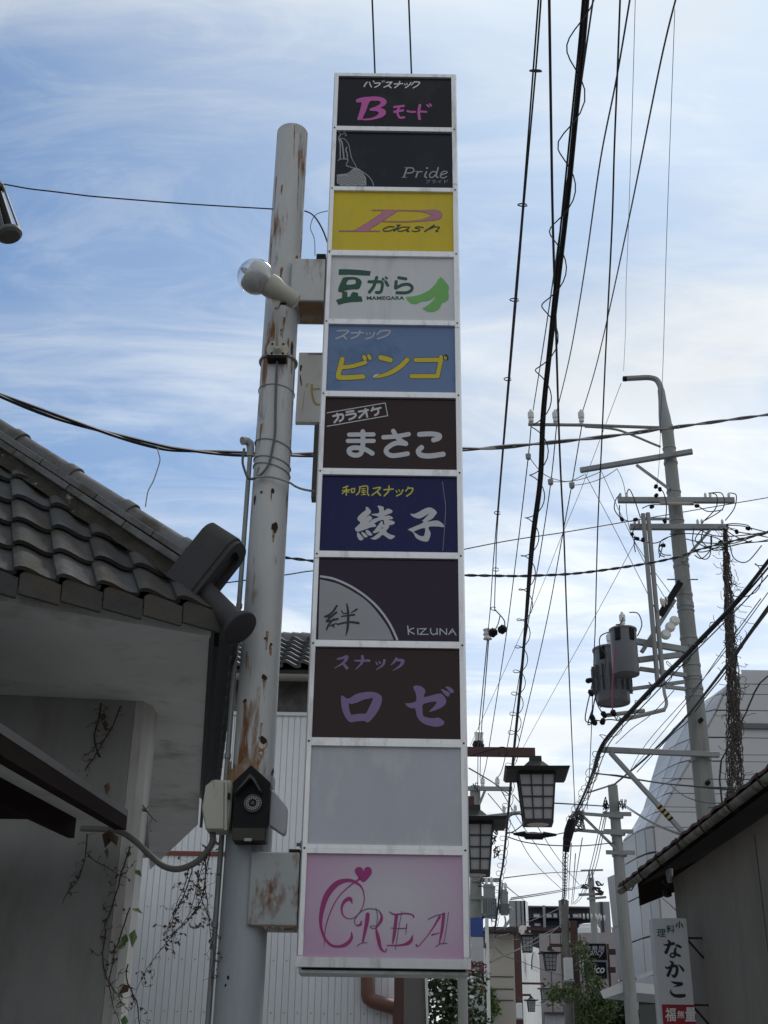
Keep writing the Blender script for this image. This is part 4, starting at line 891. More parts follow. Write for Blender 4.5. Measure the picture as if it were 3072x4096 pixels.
o = mb.build('stems', mat('dead_vine', (.095, .08, .07), .95, 0, .35, 20), hv); o['kind'] = 'stuff'
# ------------------------------------------------------------------ white metal-clad building behind the post
WY = 17.0
sb = thing('metal_clad_house', 'white ribbed metal clad house with grey tiled roof behind the post', 'house', (-2, 20, ground(17)))
xr = A('A4', 932, 1900, WY).x; xl = -4.6; zt_ = at((1100, 2855), WY).z
gz = ground(WY)
MB().box((xl, WY + .03, gz - .1), (xr, WY + 7, zt_ + .45)).build('wall_core', M_plasterA, sb)
pw = .088
pl = MB().prism([(0, 0, 0), (.008, -.009, 0), (pw - .009, -.009, 0), (pw - .004, 0, 0)], (0, 0, 1)).mesh('siding_rib', M_side, False)
zmid = A('A6', 1000, 1212, WY).z
nrib = int((xr - xl) / pw)
for k in range(nrib):
    for z0, z1 in ((gz, zmid - .03), (zmid + .03, zt_ - .03)):
        if z1 > z0:
            o = link('siding_rib', pl); o.location = (xr - (k + 1) * pw, WY + .024, z0); o.scale = (1, 1, z1 - z0)
            o.parent = sb; o.matrix_parent_inverse = wm(sb).inverted()
MB().box((xl, WY - .01, zmid - .028), (xr, WY + .03, zmid + .028)).build('band', mat('red_brown_band', (.20, .065, .045), .7, 0, .2, 5), sb)
MB().box((xl, WY - .03, zt_ - .028), (xr, WY + .03, zt_ + .02)).build('top_flashing', M_side, sb)
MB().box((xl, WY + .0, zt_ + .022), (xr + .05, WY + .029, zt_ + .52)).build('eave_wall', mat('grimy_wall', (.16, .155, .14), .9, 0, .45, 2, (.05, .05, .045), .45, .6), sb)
ze_ = A('B8', 900, 465, WY - .4).z
MB().tube([(xl, WY - .42, ze_), (xr + .15, WY - .42, ze_)], .06, 10).build('gutter', mat('mossy_gutter', (.20, .20, .16), .8, 0, .3, 5), sb)
th_ = R(32); rt = Vector((0, math.cos(th_), math.sin(th_)))
ro = Vector((xl, WY - .48, ze_ + .07))
MB().prism([ro, ro + Vector((xr + .2 - xl, 0, 0)), ro + Vector((xr + .2 - xl, 0, 0)) + rt * 2.0, ro + rt * 2.0], Vector((0, math.sin(th_), -math.cos(th_))) * .05).build('roof_deck', M_tileD, sb)
M_tile2 = mat('glazed_tile', (.125, .13, .14), .38, 0, .2, 6, (.07, .07, .065), .5, .75, rnd=.2)
tm2 = pantile().mesh('pantile', M_tile2, True)
Mx2 = Matrix((Vector((1, 0, 0)), rt, Vector((0, -math.sin(th_), math.cos(th_))))).transposed().to_4x4()
for r in range(7):
    for k in range(7, 17):
        o = link('pantile', tm2); o.matrix_basis = Matrix.Translation(ro + Vector((k * .262, 0, 0)) + rt * (r * .262) + Vector((0, 0, .05))) @ Mx2 @ Matrix.Diagonal((1.1, 1, 1.7, 1))
        o.parent = sb; o.matrix_parent_inverse = wm(sb).inverted()
rz = ro + rt * 1.86
for k in range(12, 33):
    mb = MB(); n = 8; vs = []
    for xx in (k * .15, k * .15 + .17):
        for j in range(n + 1):
            a = math.pi * j / n; rr = .10 if xx == k * .15 else .085
            vs.append((rz.x + xx, rz.y + .05 - rr * math.cos(a), rz.z + .08 + rr * 1.2 * math.sin(a)))
    mb.add(vs, [(j, j + 1, n + 2 + j, n + 1 + j) for j in range(n)]); mb.sm = True
    mb.build('ridge_cap', M_tile2, sb)
MB().box((xl, rz.y - .06, rz.z - .12), (xr + .2, rz.y + .25, rz.z + .09)).build('ridge_base', M_tile2, sb)
MB().prism([(xr + .19, rz.y, rz.z), (xr + .19, rz.y + 1.8, ze_), (xl, rz.y + 1.8, ze_), (xl, rz.y, rz.z)], (0, 0, -.05)).build('roof_deck', M_tile2, sb)
mb = MB(); 
for (c, y) in (('A6', 1495), ('A6', 1772), ('A4', 2055)):
    z = A(c, 900 if c == 'A6' else 300, y, WY).z
    for k in range(0, nrib, 2): mb.lathe((xr - (k + .5) * pw, WY + .008, z), (0, -1, 0), [(.009, 0), (.006, .006)], 6)
mb.build('screw_heads', M_galv, sb)['kind'] = 'stuff'
# brown downpipe
dp = [A('A4', x, y, WY - .12) for x, y in [(722,1500),(722,1905),(728,1935),(760,1960),(920,2005),(960,2035),(972,2070),(975,2300)]]
dp = [dp[0]] + dp + [Vector((dp[-1].x, dp[-1].y, gz))]
tag(MB().tube(dp, .1 * .92, 12).build('downpipe', mat('brown_downpipe', (.20, .095, .07), .5, 0, .15, 5)), 'brown plastic downpipe with an elbow against the white ribbed cladding', 'pipe')
# timber pillar and grey side panel just right of it
fen = thing('grey_fence_panel', 'grey brown leaning boundary panel with a white edge beside the flowering shrub', 'fence', tuple(A('A4', 1090, 2100, 16.2)))
MB().prism([A('A4', x, y, 16.2) for x, y in [(1008,1700),(1165,1700),(1190,2330),(1008,2330)]], (0, .5, 0)).build('panel', mat('panel_taupe', (.16, .145, .135), .8, 0, .2, 3), fen)
MB().prism([A('A4', x, y, 16.15) for x, y in [(1167,1700),(1190,1700),(1204,2330),(1190,2330)]], (0, .4, 0)).build('edge_trim', M_white, fen)

# ------------------------------------------------------------------ shrubs, bamboo
def foliage(name, parent, blobs, n, sz, m, seed, flat_=1.0, droop=.3):
    random.seed(seed); mb = MB()
    for _ in range(n):
        c, r = random.choice(blobs); c = Vector(c)
        d = Vector((random.gauss(0, 1), random.gauss(0, 1), random.gauss(0, 1))).normalized() * (random.random() ** .45)
        p_ = c + Vector((d.x * r[0], d.y * r[1], d.z * r[2]))
        leaf(mb, p_, (random.gauss(0, 1), random.gauss(0, 1), random.gauss(-droop, .6)), sz * random.uniform(.6, 1.4), random.uniform(0, 6))
    o = mb.build(name, m, parent, smooth=False); o['kind'] = 'stuff'; return o
M_shrub = mat('shrub_leaf', (.035, .06, .018), .55, 0, .4, 9)
M_bamb = mat('bamboo_leaf', (.085, .12, .038), .6, 0, .35, 9)
shb = thing('flowering_shrub', 'green shrub with small white flowers seen below the tall sign', 'shrub', (A('A4', 1310, 2139, 20).x, 20, ground(20)))
c_ = A('A4', 1310, 1950, 20)
foliage('leaves', shb, [((c_.x + random.uniform(-.35, .35), 20 + random.uniform(-.3, .5), c_.z + z), (.45, .5, .45)) for z in (-1.2, -.8, -.4, 0, .3, .6) for _ in range(2)], 5200, .085, M_shrub, 5)
random.seed(9); mb = MB()
for _ in range(70):
    q_ = Vector((c_.x + random.uniform(-.75, .45), 19.5 + random.uniform(-.2, .2), c_.z + random.uniform(-.1, .95)))
    mb.lathe(q_, (random.gauss(0, .3), -1, .3), [(.008, 0), (.026, .012)], 5)
mb.build('flowers', M_white, shb)['kind'] = 'stuff'
MB().tube([(c_.x, 20, ground(20)), (c_.x + .1, 20, c_.z)], .05, 6).build('stem', M_stem, shb)
tag(MB().tube([(A('A4', 1465, 1900, 19).x, 19, ground(19)), (A('A4', 1465, 1900, 19).x, 19, 3.7)], .075, 14).build('grey_post', M_conc), 'plain grey round post between the shrub and the stacked side signs', 'post')
bam = thing('bamboo_clump', 'green bamboo clump arching over the lane in front of the dark signs', 'bamboo', (A('B4', 1330, 1521, 27).x, 27, ground(27)))
random.seed(21); cul = MB(); lv = []
base_ = Vector((A('B4', 1360, 1500, 27).x, 27, ground(27)))
for path in ([(1380,1521),(1330,1200),(1250,850),(1195,680)], [(1390,1521),(1300,1330),(1150,1180),(980,1170),(900,1215)], [(1400,1521),(1400,1300),(1370,1050)], [(1420,1521),(1340,1400),(1230,1350)], [(1430,1521),(1480,1350),(1500,1300)], [(1330,1521),(1280,1470),(1220,1440)]):
    pts = [base_ + Vector((random.uniform(-.2, .2), 0, 0))] + [A('B4', x, y, 27) for x, y in path]
    sp_ = spline(pts, 8); cul.tube(sp_, [.02 * (1 - .7 * i / len(sp_)) for i in range(len(sp_))], 5); lv += sp_[9:]
cul.build('culms', mat('bamboo_culm', (.09, .10, .04), .6, 0, .2, 8), bam)
mb = MB()
for _ in range(3200):
    c = random.choice(lv); leaf(mb, c + Vector((random.gauss(0, .085), random.gauss(0, .15), random.gauss(-.04, .09))), (random.gauss(0, .8), random.gauss(0, .6), random.gauss(-.45, .6)), random.uniform(.08, .17), random.uniform(0, 6), .14)
mb.build('leaves', M_bamb, bam, smooth=False)['kind'] = 'stuff'
dsh = thing('dark_bush', 'dark evergreen bush under the awning at the lane side', 'shrub', (A('B4', 1500, 1521, 28).x, 28, ground(28)))
foliage('leaves', dsh, [(A('B4', x, y, 28), (.42, .5, .4)) for x, y in ((1450,1480),(1560,1500),(1380,1500),(1620,1450),(1500,1400))], 3600, .11, M_shrub, 6)
MB().tube([(A('B4', 1500, 1521, 28).x, 28, ground(28)), A('B4', 1500, 1430, 28)], .04, 6).build('stem', M_stem, dsh)
ivy = thing('wall_ivy', 'sprig of bright green ivy on the pale far wall', 'ivy', tuple(A('B4', 260, 1500, 32.6)))
foliage('leaves', ivy, [(A('B4', x, y, 32.6), (.18, .1, .16)) for x, y in ((270,1210),(290,1290),(265,1330),(310,1390),(260,1470),(275,1250))], 420, .12, mat('ivy_leaf', (.09, .16, .03), .6, 0, .3, 9), 8)
MB().tube([(A('B4', 258, 1521, 32.7).x, 32.7, ground(32)), A('B4', 262, 1200, 32.7)], .015, 5).build('stem', M_stem, ivy)

# ------------------------------------------------------------------ house on the right
rh = thing('grey_wall_house', 'house with a stained grey wall and red tiled eave at the right', 'house', (3.2, 6, 0))
EX = 2.02; EZ = 3.0
M_wallR = mat('stained_render', (.20, .183, .155), .95, 0, .25, 1.2, (.10, .092, .08), .44, .70, (1.2, 1.2, .4), bump=.3, bscale=30, fine=.12)
YC = 9.33
MB().box((2.24, -6, 0), (2.46, YC, 3.02)).build('wall', M_wallR, rh)
MB().box((2.462, YC - .22, 0), (7.5, YC - .004, 3.02)).build('wall', M_wallR, rh)
mb = MB()
mb.box((2.234, 7.2, 0), (2.2395, 7.205, 2.95)).box((2.234, 5.8, 0), (2.2395, 5.804, 2.95))
mb.build('wall_joint', mat('wall_crack', (.12, .11, .10), .9), rh)
YE = 10.27; sl_ = R(22)
for k in range(9):                                        # eave boards
    y0 = -5 + k * 1.72; MB().prism([(EX + .05, y0, EZ + .02), (2.9, y0, EZ + .02 + .85 * math.tan(sl_)), (2.9, y0, EZ + .05 + .85 * math.tan(sl_)), (EX + .05, y0, EZ + .05)], (0, min(1.71, YE - .45 - y0), 0)).build('eave_board', M_wood, rh) if y0 < YE - .5 else None
MB().prism([(EX + .06, YE - .46, EZ - .12), (2.9, YE - .46, EZ + .2), (2.9, YE - .46, EZ + .36), (EX + .06, YE - .46, EZ + .03)], (0, .05, 0)).build('barge_board', M_wood, rh)
mb = MB(); n = 10
for yy in (-5.0, YE): mb.add([], [])
vs = []
for yy in (-5.0, YE):
    for k in range(n + 1):
        a = math.pi + math.pi * k / n; vs.append((EX + .032 * math.cos(a), yy, EZ + .055 + .032 * math.sin(a)))
    for k in range(n, -1, -1):
        a = math.pi + math.pi * k / n; vs.append((EX + .028 * math.cos(a), yy, EZ + .056 + .028 * math.sin(a)))
m_ = 2 * (n + 1)
mb.add(vs, [(k, (k + 1) % m_, m_ + (k + 1) % m_, m_ + k) for k in range(m_)] + [tuple(range(m_))[::-1], tuple(range(m_, 2 * m_))]); mb.sm = True
mb.build('gutter', mat('old_gutter', (.22, .22, .18), .7, 0, .2, 4, (.08, .07, .055), .42, .62, (1, 3, 1)), rh)
for k in range(16):
    yy = YE - .35 - k * .62
    MB().tube([(EX + .12, yy, EZ + .10), (EX + .04, yy, EZ + .085), (EX + .044, yy, EZ + .05), (EX + .02, yy, EZ + .012), (EX - .02, yy, EZ + .010), (EX - .045, yy, EZ + .05), (EX - .044, yy, EZ + .085)], .006, 5).build('gutter_hook', M_pit, rh)
M_red = mat('red_roof_tile', (.075, .026, .021), .7, 0, .4, 7, (.035, .022, .018), .52, .72, rnd=.25)
tw_ = .275
rmb = MB()
prof = [(0, .0), (.05, .010), (.10, .013), (.15, .009), (.2, .003), (tw_ + .01, .002)]
vs = [(0, -x, z) for x, z in prof] + [(.42, -x, z + .42 * math.tan(sl_)) for x, z in prof] + [(0, -x, z - .018) for x, z in prof] + [(.42, -x, z - .018 + .42 * math.tan(sl_)) for x, z in prof]
n = len(prof)
rmb.add(vs, [(k, k+1, n+k+1, n+k) for k in range(n-1)] + [(2*n+k+1, 2*n+k, 3*n+k, 3*n+k+1) for k in range(n-1)] + [(k+1, k, 2*n+k, 2*n+k+1) for k in range(n-1)] + [(0, n, 3*n, 2*n), (n-1, 3*n-1, 4*n-1, 2*n-1)])
rme = rmb.mesh('red_roof_tile', M_red, False)
for r in range(4):
    for k in range(36):
        o = link('red_roof_tile', rme); o.location = (EX - .025 + r * .24, YE - .02 - k * tw_ + random.uniform(-.008, .008), EZ + .085 + r * .24 * math.tan(sl_) + r * .022 + random.uniform(0, .008))
        o.parent = rh; o.matrix_parent_inverse = wm(rh).inverted()
MB().prism([(EX + .9, -5, EZ + .46), (7, -5, EZ + 2.7), (7, -5, EZ + 2.6), (EX + .9, -5, EZ + .36)], (0, YE + 4.6, 0)).build('roof_slope', M_red, rh)
wk = thing('wall_lamp_socket', 'small bare lamp socket with a drooping wire at the wall end', 'lamp', tuple(A('B5', 760, 1030, 9.2)))
MB().lathe(A('B5', 768, 1070, 9.2), (0, 0, 1), [(.02, 0), (.028, .06), (.03, .1)], 10).build('bracket', M_grey, wk)
MB().tube(spline([A('B5', x, y, 9.2) for x, y in [(705,1050),(712,1075),(750,1090),(785,1075),(745,1105),(745,1150)]]), .006, 5).build('cord', M_cable, wk)
MB().lathe(A('B5', 747, 1190, 9.2), (0, 0, 1), [(.012, 0), (.034, .01), (.034, .05), (.012, .06)], 10).build('socket', M_black, wk)

# ------------------------------------------------------------------ the restaurant sign on the right wall
NY = 8.6
ns = thing('narrow_restaurant_sign', 'narrow white vertical sign with black characters and a red foot on the right wall', 'sign', tuple(A('B5', 820, 2200, NY)))
xa_, xb_ = A('B5', 650, 1700, NY).x, A('B5', 930, 1700, NY).x; ztn = A('B5', 750, 1357, NY).z
xa_, xb_ = 1.893, 2.133
zred = A('N1', 730, 1852, NY).z; zbn = 1.55
M_nk = mat('sign_white', (.56, .57, .58), .5, 0, .08, 4, (.42, .42, .42), .6, .8)
MB().box((xa_, NY, zbn), (xb_, NY + .10, ztn)).build('panel', M_nk, ns, bevel=.003)
MB().box((xa_ + .02, NY - .0035, zbn + .01), (xb_ - .001, NY - .0008, zred)).build('red_foot_panel', mat('sign_red', (.30, .015, .03), .5, 0, .1, 4), ns)
KB = ink('ink_black', (.008, .009, .012)); KG = ink('ink_sign_green', (.008, .07, .035))
font('lettering', 'N1', '小', (655, 300, 805, 450), NY - .002, KB, ns, bold=.03)
font('lettering', 'N1', '料', (490, 370, 645, 525), NY - .002, KG, ns, bold=.012)
font('lettering', 'N1', '理', (315, 445, 478, 592), NY - .002, KG, ns, bold=.012)
letters('lettering', 'N1', [(v,[(435,722,12),(480,745,34),(560,730,50),(625,715,52)]),(v,[(520,658,26),(552,700,52),(530,780,54),(485,880,66)]),(v,[(650,745,12),(700,752,44),(755,785,42)]),(v,[(680,770,12),(650,840,44),(658,920,44),(615,970,36),(562,945,30),(585,900,26),(650,905,40),(740,945,44)]),
  (v,[(466,1142,12),(505,1172,40),(600,1140,50),(665,1135,52),(690,1190,54),(675,1280,56),(635,1328,56),(585,1292,12)]),(v,[(560,1048,26),(605,1085,52),(570,1190,56),(522,1308,62)]),(v,[(700,1105,8),(760,1150,36),(805,1218,44)]),
  (v,[(575,1415,8),(650,1448,46),(768,1462,58),(735,1488,46),(620,1522,6)]),(v,[(582,1568,10),(572,1625,36),(640,1680,54),(750,1690,70),(825,1682,58)])], NY - .002, KB, ns, step=6)
font('lettering', 'N1', '福', (470, 1908, 668, 2165), NY - .005, W1, ns, bold=.016)
font('lettering', 'N1', '無', (692, 1962, 825, 2108), NY - .005, W1, ns, bold=.012)
font('lettering', 'N1', '量', (838, 1902, 1040, 2165), NY - .005, W1, ns, bold=.016)
for yy in (600, 1850):
    z = A('N1', 1000, yy, NY).z
    MB().bar((xb_, NY + .05, z), (2.24, NY + .05, z), .012, .012).build('bracket', M_pit, ns)
    MB().bar((xb_, NY + .05, z - .005), (2.239, NY + .05, z - .13), .012, .012).build('bracket', M_pit, ns)

# ------------------------------------------------------------------ white panelled building
wb = thing('white_panel_building', 'large pale building of curved metal panels behind the utility pole', 'building', (9, 30, ground(28)))
FY = 27.0
M_pan = mat('metal_panel', (.50, .505, .515), .42, 0, .05, .8, rnd=.03, fine=.02)
M_joint = mat('panel_joint', (.13, .13, .135), .7)
c1 = A('B5', 632, 640, FY); xs_ = A('B5', 388, 660, FY + 1.8).x
r1 = c1.x - xs_
# each column is a vertical line in plan; levels follow the facade up, and lean to the right above the shoulder
rows_img = [2000, 1740, 1470, 1140, 820, 620]
zl_ = [ground(28) - .2] + [A('B5', 640, y, FY).z for y in (1800, 1490, 1145, 825, 622)]
nlow = len(zl_)
vk = xs_ / (FY + 1.8)
plan = [(vk * (FY + 14) + 1.2, FY + 14), (vk * (FY + 5.5) + .35, FY + 5.5), (xs_, FY + 1.8), (xs_ + r1 * .28, FY + .75), (xs_ + r1 * .62, FY + .22), (c1.x, FY), (c1.x + 1.6, FY), (c1.x + 3.6, FY), (c1.x + 6, FY), (c1.x + 9, FY), (c1.x + 12.5, FY)]
# above the shoulder the corner swells back: outline and seam as they curve over
upper = [(572, 801, 1711), (650, 881, 1561), (682, 951, 1446), (716, 1031, 1301), (770, 1130, 1110), (875, 1245, 890), (1000, 1300, 760), (1180, 1345, 680), (1390, 1440, 590)]
for sx_, mx_, y_ in upper: zl_.append(A('B2', mx_, y_, FY).z)
def wpt(i, j):
    x, y = plan[i]
    if j < nlow: return Vector((x, y, zl_[j]))
    sx_, mx_, y_ = upper[j - nlow]
    so = A('B2', sx_, y_, FY + 1.8).x - xs_; mo_ = A('B2', mx_, y_, FY).x - c1.x
    if i <= 2: return Vector((x + so * (y / (FY + 1.8)), y, zl_[j]))
    if i <= 5:
        t = (i - 2) / 3; return Vector((x + so + (mo_ - so) * t, y, zl_[j]))
    return Vector((max(x, c1.x + mo_ + (i - 5) * .7), y, zl_[j]))
for i in range(len(plan) - 1):
    for j in range(len(zl_) - 1):
        qd = [wpt(i, j), wpt(i + 1, j), wpt(i + 1, j + 1), wpt(i, j + 1)]
        cn = sum(qd, Vector()) / 4
        nr = (qd[1] - qd[0]).cross(qd[3] - qd[0]).normalized()
        if nr.y > 0 and i > 2: nr = -nr
        g_ = .018
        qi = [p_ + (cn - p_).normalized() * g_ * 1.4 for p_ in qd]
        mb = MB(); vs = [p_ + nr * .03 for p_ in qi] + [p_ - nr * .03 for p_ in qi]
        mb.add(vs, [(0, 1, 2, 3), (4, 7, 6, 5), (0, 4, 5, 1), (1, 5, 6, 2), (2, 6, 7, 3), (3, 7, 4, 0)])
        mb.build('facade_panel', M_pan, wb)
mb = MB(); vs = []; nI, nJ = len(plan), len(zl_)
for i in range(nI):
    for j in range(nJ): vs.append(wpt(i, j) + Vector((.03, .06, 0)))
mb.add(vs, [(i * nJ + j, (i + 1) * nJ + j, (i + 1) * nJ + j + 1, i * nJ + j + 1) for i in range(nI - 1) for j in range(nJ - 1)])
mb.build('backing', M_joint, wb, smooth=False)
zt2 = zl_[-1]
MB().prism([wpt(i, nJ - 1) + Vector((.03, .06, -.02)) for i in range(nI)] + [Vector((c1.x + 12.5, FY + 14, zt2 - .02))], (0, 0, .12)).build('roof', M_pan, wb)
a_, b_ = A('B2', 1420, 975, FY - .3), A('B2', 1700, 990, FY - .3)
MB().box((a_.x, FY - .12, a_.z - .12), (b_.x + 6, FY - .04, a_.z)).build('ledge', M_joint, wb)
# shopfront canopy under it
MB().prism([A('B4', x, y, 25.5) for x, y in [(1405,1185),(1650,1085),(1660,1190),(1440,1262)]], (1.5, 1.4, 0)).build('awning', mat('awning_white', (.55, .56, .57), .5, 0, .08, 2), wb)
MB().prism([A('B5', x, y, FY - .08) for x, y in [(500,1820),(660,1770),(660,1805),(500,1856)]], (0, .05, 0)).build('ledge', M_pan, wb)
MB().prism([A('B5', x, y, FY - .10) for x, y in [(515,1958),(680,1958),(700,2300),(525,2300)]], (0, .04, 0)).build('shop_window', mat('dark_glass', (.03, .035, .033), .12), wb)
# second pale volume further down the lane
wb2 = thing('pale_rear_block', 'narrow pale panelled block just left of the white curved building', 'building', (A('B5', 310, 1850, 36).x, 38, ground(36)))
for yy0, yy1 in ((1030, 1425), (1430, 1860), (1865, 2400)):
    MB().prism([A('B5', x, y, 36) for x, y in [(260 + (yy0 - 1020) * .08, yy0), (470, yy0 - (90 if yy0 < 1100 else 0)), (470, yy1), (260 + (yy1 - 1020) * .11, yy1)]], (1.7, 6, 0)).build('facade_panel', M_pan, wb2)
# ------------------------------------------------------------------ utility pole on the right
UX, UY = 4.775, 17.5
up = thing('utility_pole', 'tall concrete utility pole with four crossarms above the right house', 'utility pole', (UX, UY, ground(UY)))
def I_(mb, p_, s=1.0, d=(0, 0, 1)):                          # pin insulator
    return mb.lathe(p_, d, [(.012, -.06 * s), (.012, 0), (.040 * s, .0), (.046 * s, .03 * s), (.036 * s, .06 * s), (.052 * s, .075 * s), (.054 * s, .17 * s), (.046 * s, .19 * s), (.03 * s, .2 * s), (.02 * s, .235 * s)], 14)
ztp = A('B1', 1030, 470, UY).z
MB().lathe((UX, UY, 0), (0, 0, 1), [(.185, ground(UY) - .2), (.100, ztp)], 24).build('shaft', M_conc, up)
MB().tube(spline([A('B1', x, y, UY) for x, y in [(1030,500),(1022,440),(1010,350),(998,255),(988,215),(965,182),(920,170),(860,172),(782,176)]], 3), [.112, .112, .11, .105, .10, .09, .08, .07, .065, .062] + [.05] * 15, 14).build('bent_top_arm', M_galv, up)
MB().lathe(A('B1', 780, 178, UY), (-1, 0, 0), [(.04, -.02), (.05, 0), (.05, .05), (.02, .06)], 12).build('arm_cap', M_black, up)
z_ = A('B1', 500, 462, UY).z
MB().tube([A('B1', x, y, UY - .1) for x, y in [(175,460),(500,464),(985,480)]], .030, 10).build('insulator_arm', M_galv, up)
MB().tube(spline([A('B1', x, y, UY - .1) for x, y in [(525,475),(640,482),(740,498),(850,540),(940,578),(995,600)]]), .02, 8).build('arm_brace', M_galv, up)
for x in (193, 345, 505):
    I_(MB(), A('B1', x, 445, UY - .1), 1.0).build('insulator', M_porc, up)
def harm(c, a, b, z, w_=.075, h_=.085, nm='crossarm'):
    p0, p1 = atz(P(c, *a), z), atz(P(c, *b), z); MB().bar(p0, p1, w_, h_).build(nm, M_galv, up, bevel=.006); return p0, p1
harm('B1', (497, 745), (1192, 628), A('B1', 1055, 655, UY - .16).z)
MB().bar(A('B1', 845, 712, UY), A('B1', 1050, 862, UY - .1), .04, .04).build('arm_brace', M_galv, up)
ar = {}
for k, (x0, x1, y) in enumerate(((730, 1450, 929), (805, 1412, 1095))):
    p0, p1 = A('B1', x0, y, UY - .2), A('B1', x1, y + 2, UY - .2)
    MB().bar(p0, p1, .075, .095).build('crossarm', M_galv, up, bevel=.006)
for (x, y) in ((746, 905), (785, 905), (1273, 905), (1303, 905), (1418, 905), (835, 1070), (862, 1070), (1225, 1070), (1252, 1070), (1378, 1070)):
    I_(MB(), A('B1', x, y + 12, UY - .2), .42).build('insulator', M_porc, up)
MB().bar(A('B1', 1300, 1115, UY - .2), A('B1', 1130, 1310, UY - .15), .04, .04).build('arm_brace', M_galv, up)
MB().tube([A('B1', 990, 950, UY - .3), A('B1', 1195, 952, UY - .3)], .03, 8).build('cable_tube', mat('pale_tube', (.45, .40, .35), .6, 0, .1, 5), up)
for a, b in (((885, 1015), (770, 690)), ((915, 1010), (815, 690))):
    MB().tube([A('B1', *a, UY - .35), A('B2', *b, UY - .45)], .037, 10).build('riser_conduit', mat('riser_grey', (.26, .26, .25), .6, 0, .1, 5), up)
MB().tube(spline([A('B2', x, y, UY - .45) for x, y in [(815,690),(825,760),(840,830),(820,880),(740,900)]]), .025, 7).build('riser_tail', M_grey, up)
MB().bar(A('B1', 880, 1046, UY - .3), A('B1', 1045, 1046, UY - .15), .03, .04).build('conduit_stay', M_galv, up)
# lower arm with taped brace
MB().bar(A('B2', 310, 1208, UY - .2), A('B2', 1265, 1250, UY - .2), .07, .08).build('crossarm', M_galv, up, bevel=.005)
b0, b1 = A('B2', 385, 1230, UY - .24), A('B2', 1025, 1935, UY - .1)
MB().bar(b0, b1, .065, .055).build('long_brace', M_galv, up)
tapeY, tapeB = mat('tape_yellow', (.42, .33, .13), .6, 0, .2, 10), M_black
for k in range(8):
    t0 = .60 + k * .022; MB().bar(b0.lerp(b1, t0), b0.lerp(b1, t0 + .020), .072, .062).build('warning_tape', tapeB if k % 2 else tapeY, up)
def uband(c, x, y, h, r=.0): 
    z = A(c, x, y, UY - .12).z; rr = .185 - (.085) * (z - ground(UY)) / (ztp - ground(UY)) + .006
    MB().lathe((UX, UY, z - h / 2), (0, 0, 1), [(rr, 0), (rr + .004, .004), (rr + .004, h - .004), (rr, h)], 24).build('steel_band', M_galv, up)
for c, x, y, h in [('B1',1040,470,.05),('B1',1045,590,.03),('B1',1060,680,.05),('B1',1065,860,.04),('B1',1080,1040,.03),('B1',1110,1280,.03),('B1',1120,1320,.05),('B1',1140,1500,.05),('B1',1150,1560,.06),('B1',1155,1600,.03),('B2',1020,290,.04),('B2',1045,510,.05),('B2',1060,600,.05),('B2',1060,630,.03),('B2',1070,700,.05),('B2',1080,765,.04),('B2',1125,1275,.06),('B2',1000,30,.05)]: uband(c, x, y, h)
for c, x, y in (('B2', 1113, 975), ('B2', 1168, 1480)):
    q_ = A(c, x, y, UY - .15); MB().lathe(q_, (0, -1, 0), [(.035, 0), (.035, .06), (.02, .065)], 10).build('step_socket', M_black, up)
MB().tube([A('B1', 1035, 1420, UY - .1), A('B1', 1225, 1420, UY - .1)], .012, 6).build('step_bolt', M_galv, up)
# transformer brackets
for a, b, w_, h_ in (((600,335),(1010,405),.07,.09), ((612,485),(960,440),.07,.08), ((625,555),(1000,608),.05,.06), ((560,718),(985,660),.05,.05), ((830,700),(990,718),.05,.05), ((640,420),(905,0),.06,.06)):
    MB().bar(A('B2', *a, UY - .25), A('B2', *b, UY - .15), w_, h_).build('bracket_arm', M_galv, up)
# cut-out switches on an inclined bar
MB().bar(A('B2', 790, 120, UY - .25), A('B1', 1115, 1440, UY - .2), .07, .10).build('switch_bar', M_black, up)
for x, y in ((905,170),(870,220),(835,280)):
    q_ = A('B2', x, y, UY - .4); MB().lathe(q_ + Vector((0, .06, 0)), (0, -1, .1), [(.05, 0), (.075, .02), (.08, .07), (.05, .1)], 12).build('cutout_switch', M_porc, up)
for x, y in ((800,20),(820,30),(840,12)): I_(MB(), A('B2', x, y + 12, UY - .3), .45).build('insulator', M_porc, up)
for (x, y) in ((1070, 900), (1260, 1020), (1060, 1180)): pass
# service wires looping between the arms
random.seed(31)
loops = [[(746,890),(715,930),(710,990),(755,1050)],[(785,890),(800,862),(830,920),(870,1040)],[(1290,885),(1340,900),(1335,980),(1250,1070)],[(1305,885),(1375,890),(1380,980),(1270,1055)],[(1420,885),(1462,900),(1450,980),(1395,1055)],[(970,850),(1010,880),(1030,960),(1025,1060)],[(740,960),(745,1030),(800,1060),(860,1045)],[(1200,1100),(1195,1200),(1250,1290),(1300,1270),(1305,1150)],[(1050,1140),(1200,1138),(1330,1160),(1420,1200),(1560,1160)],[(1100,1140),(1000,1180),(985,1260),(1020,1280)],[(835,1090),(820,1150),(870,1180),(960,1195),(1040,1160)],[(1240,1120),(1210,1180),(1300,1225),(1420,1215),(1560,1180)],[(1400,1090),(1470,1125),(1560,1140),(1659,1160)],[(1400,1085),(1500,1090),(1580,1110),(1659,1130)],[(1420,1195),(1450,1290),(1530,1310),(1620,1210)],[(1010,1190),(1000,1240),(985,1285)],[(880,980),(930,960),(990,958)],[(1180,950),(1230,970),(1290,1000),(1380,990)],[(835,1150),(830,1200),(838,1250)]]
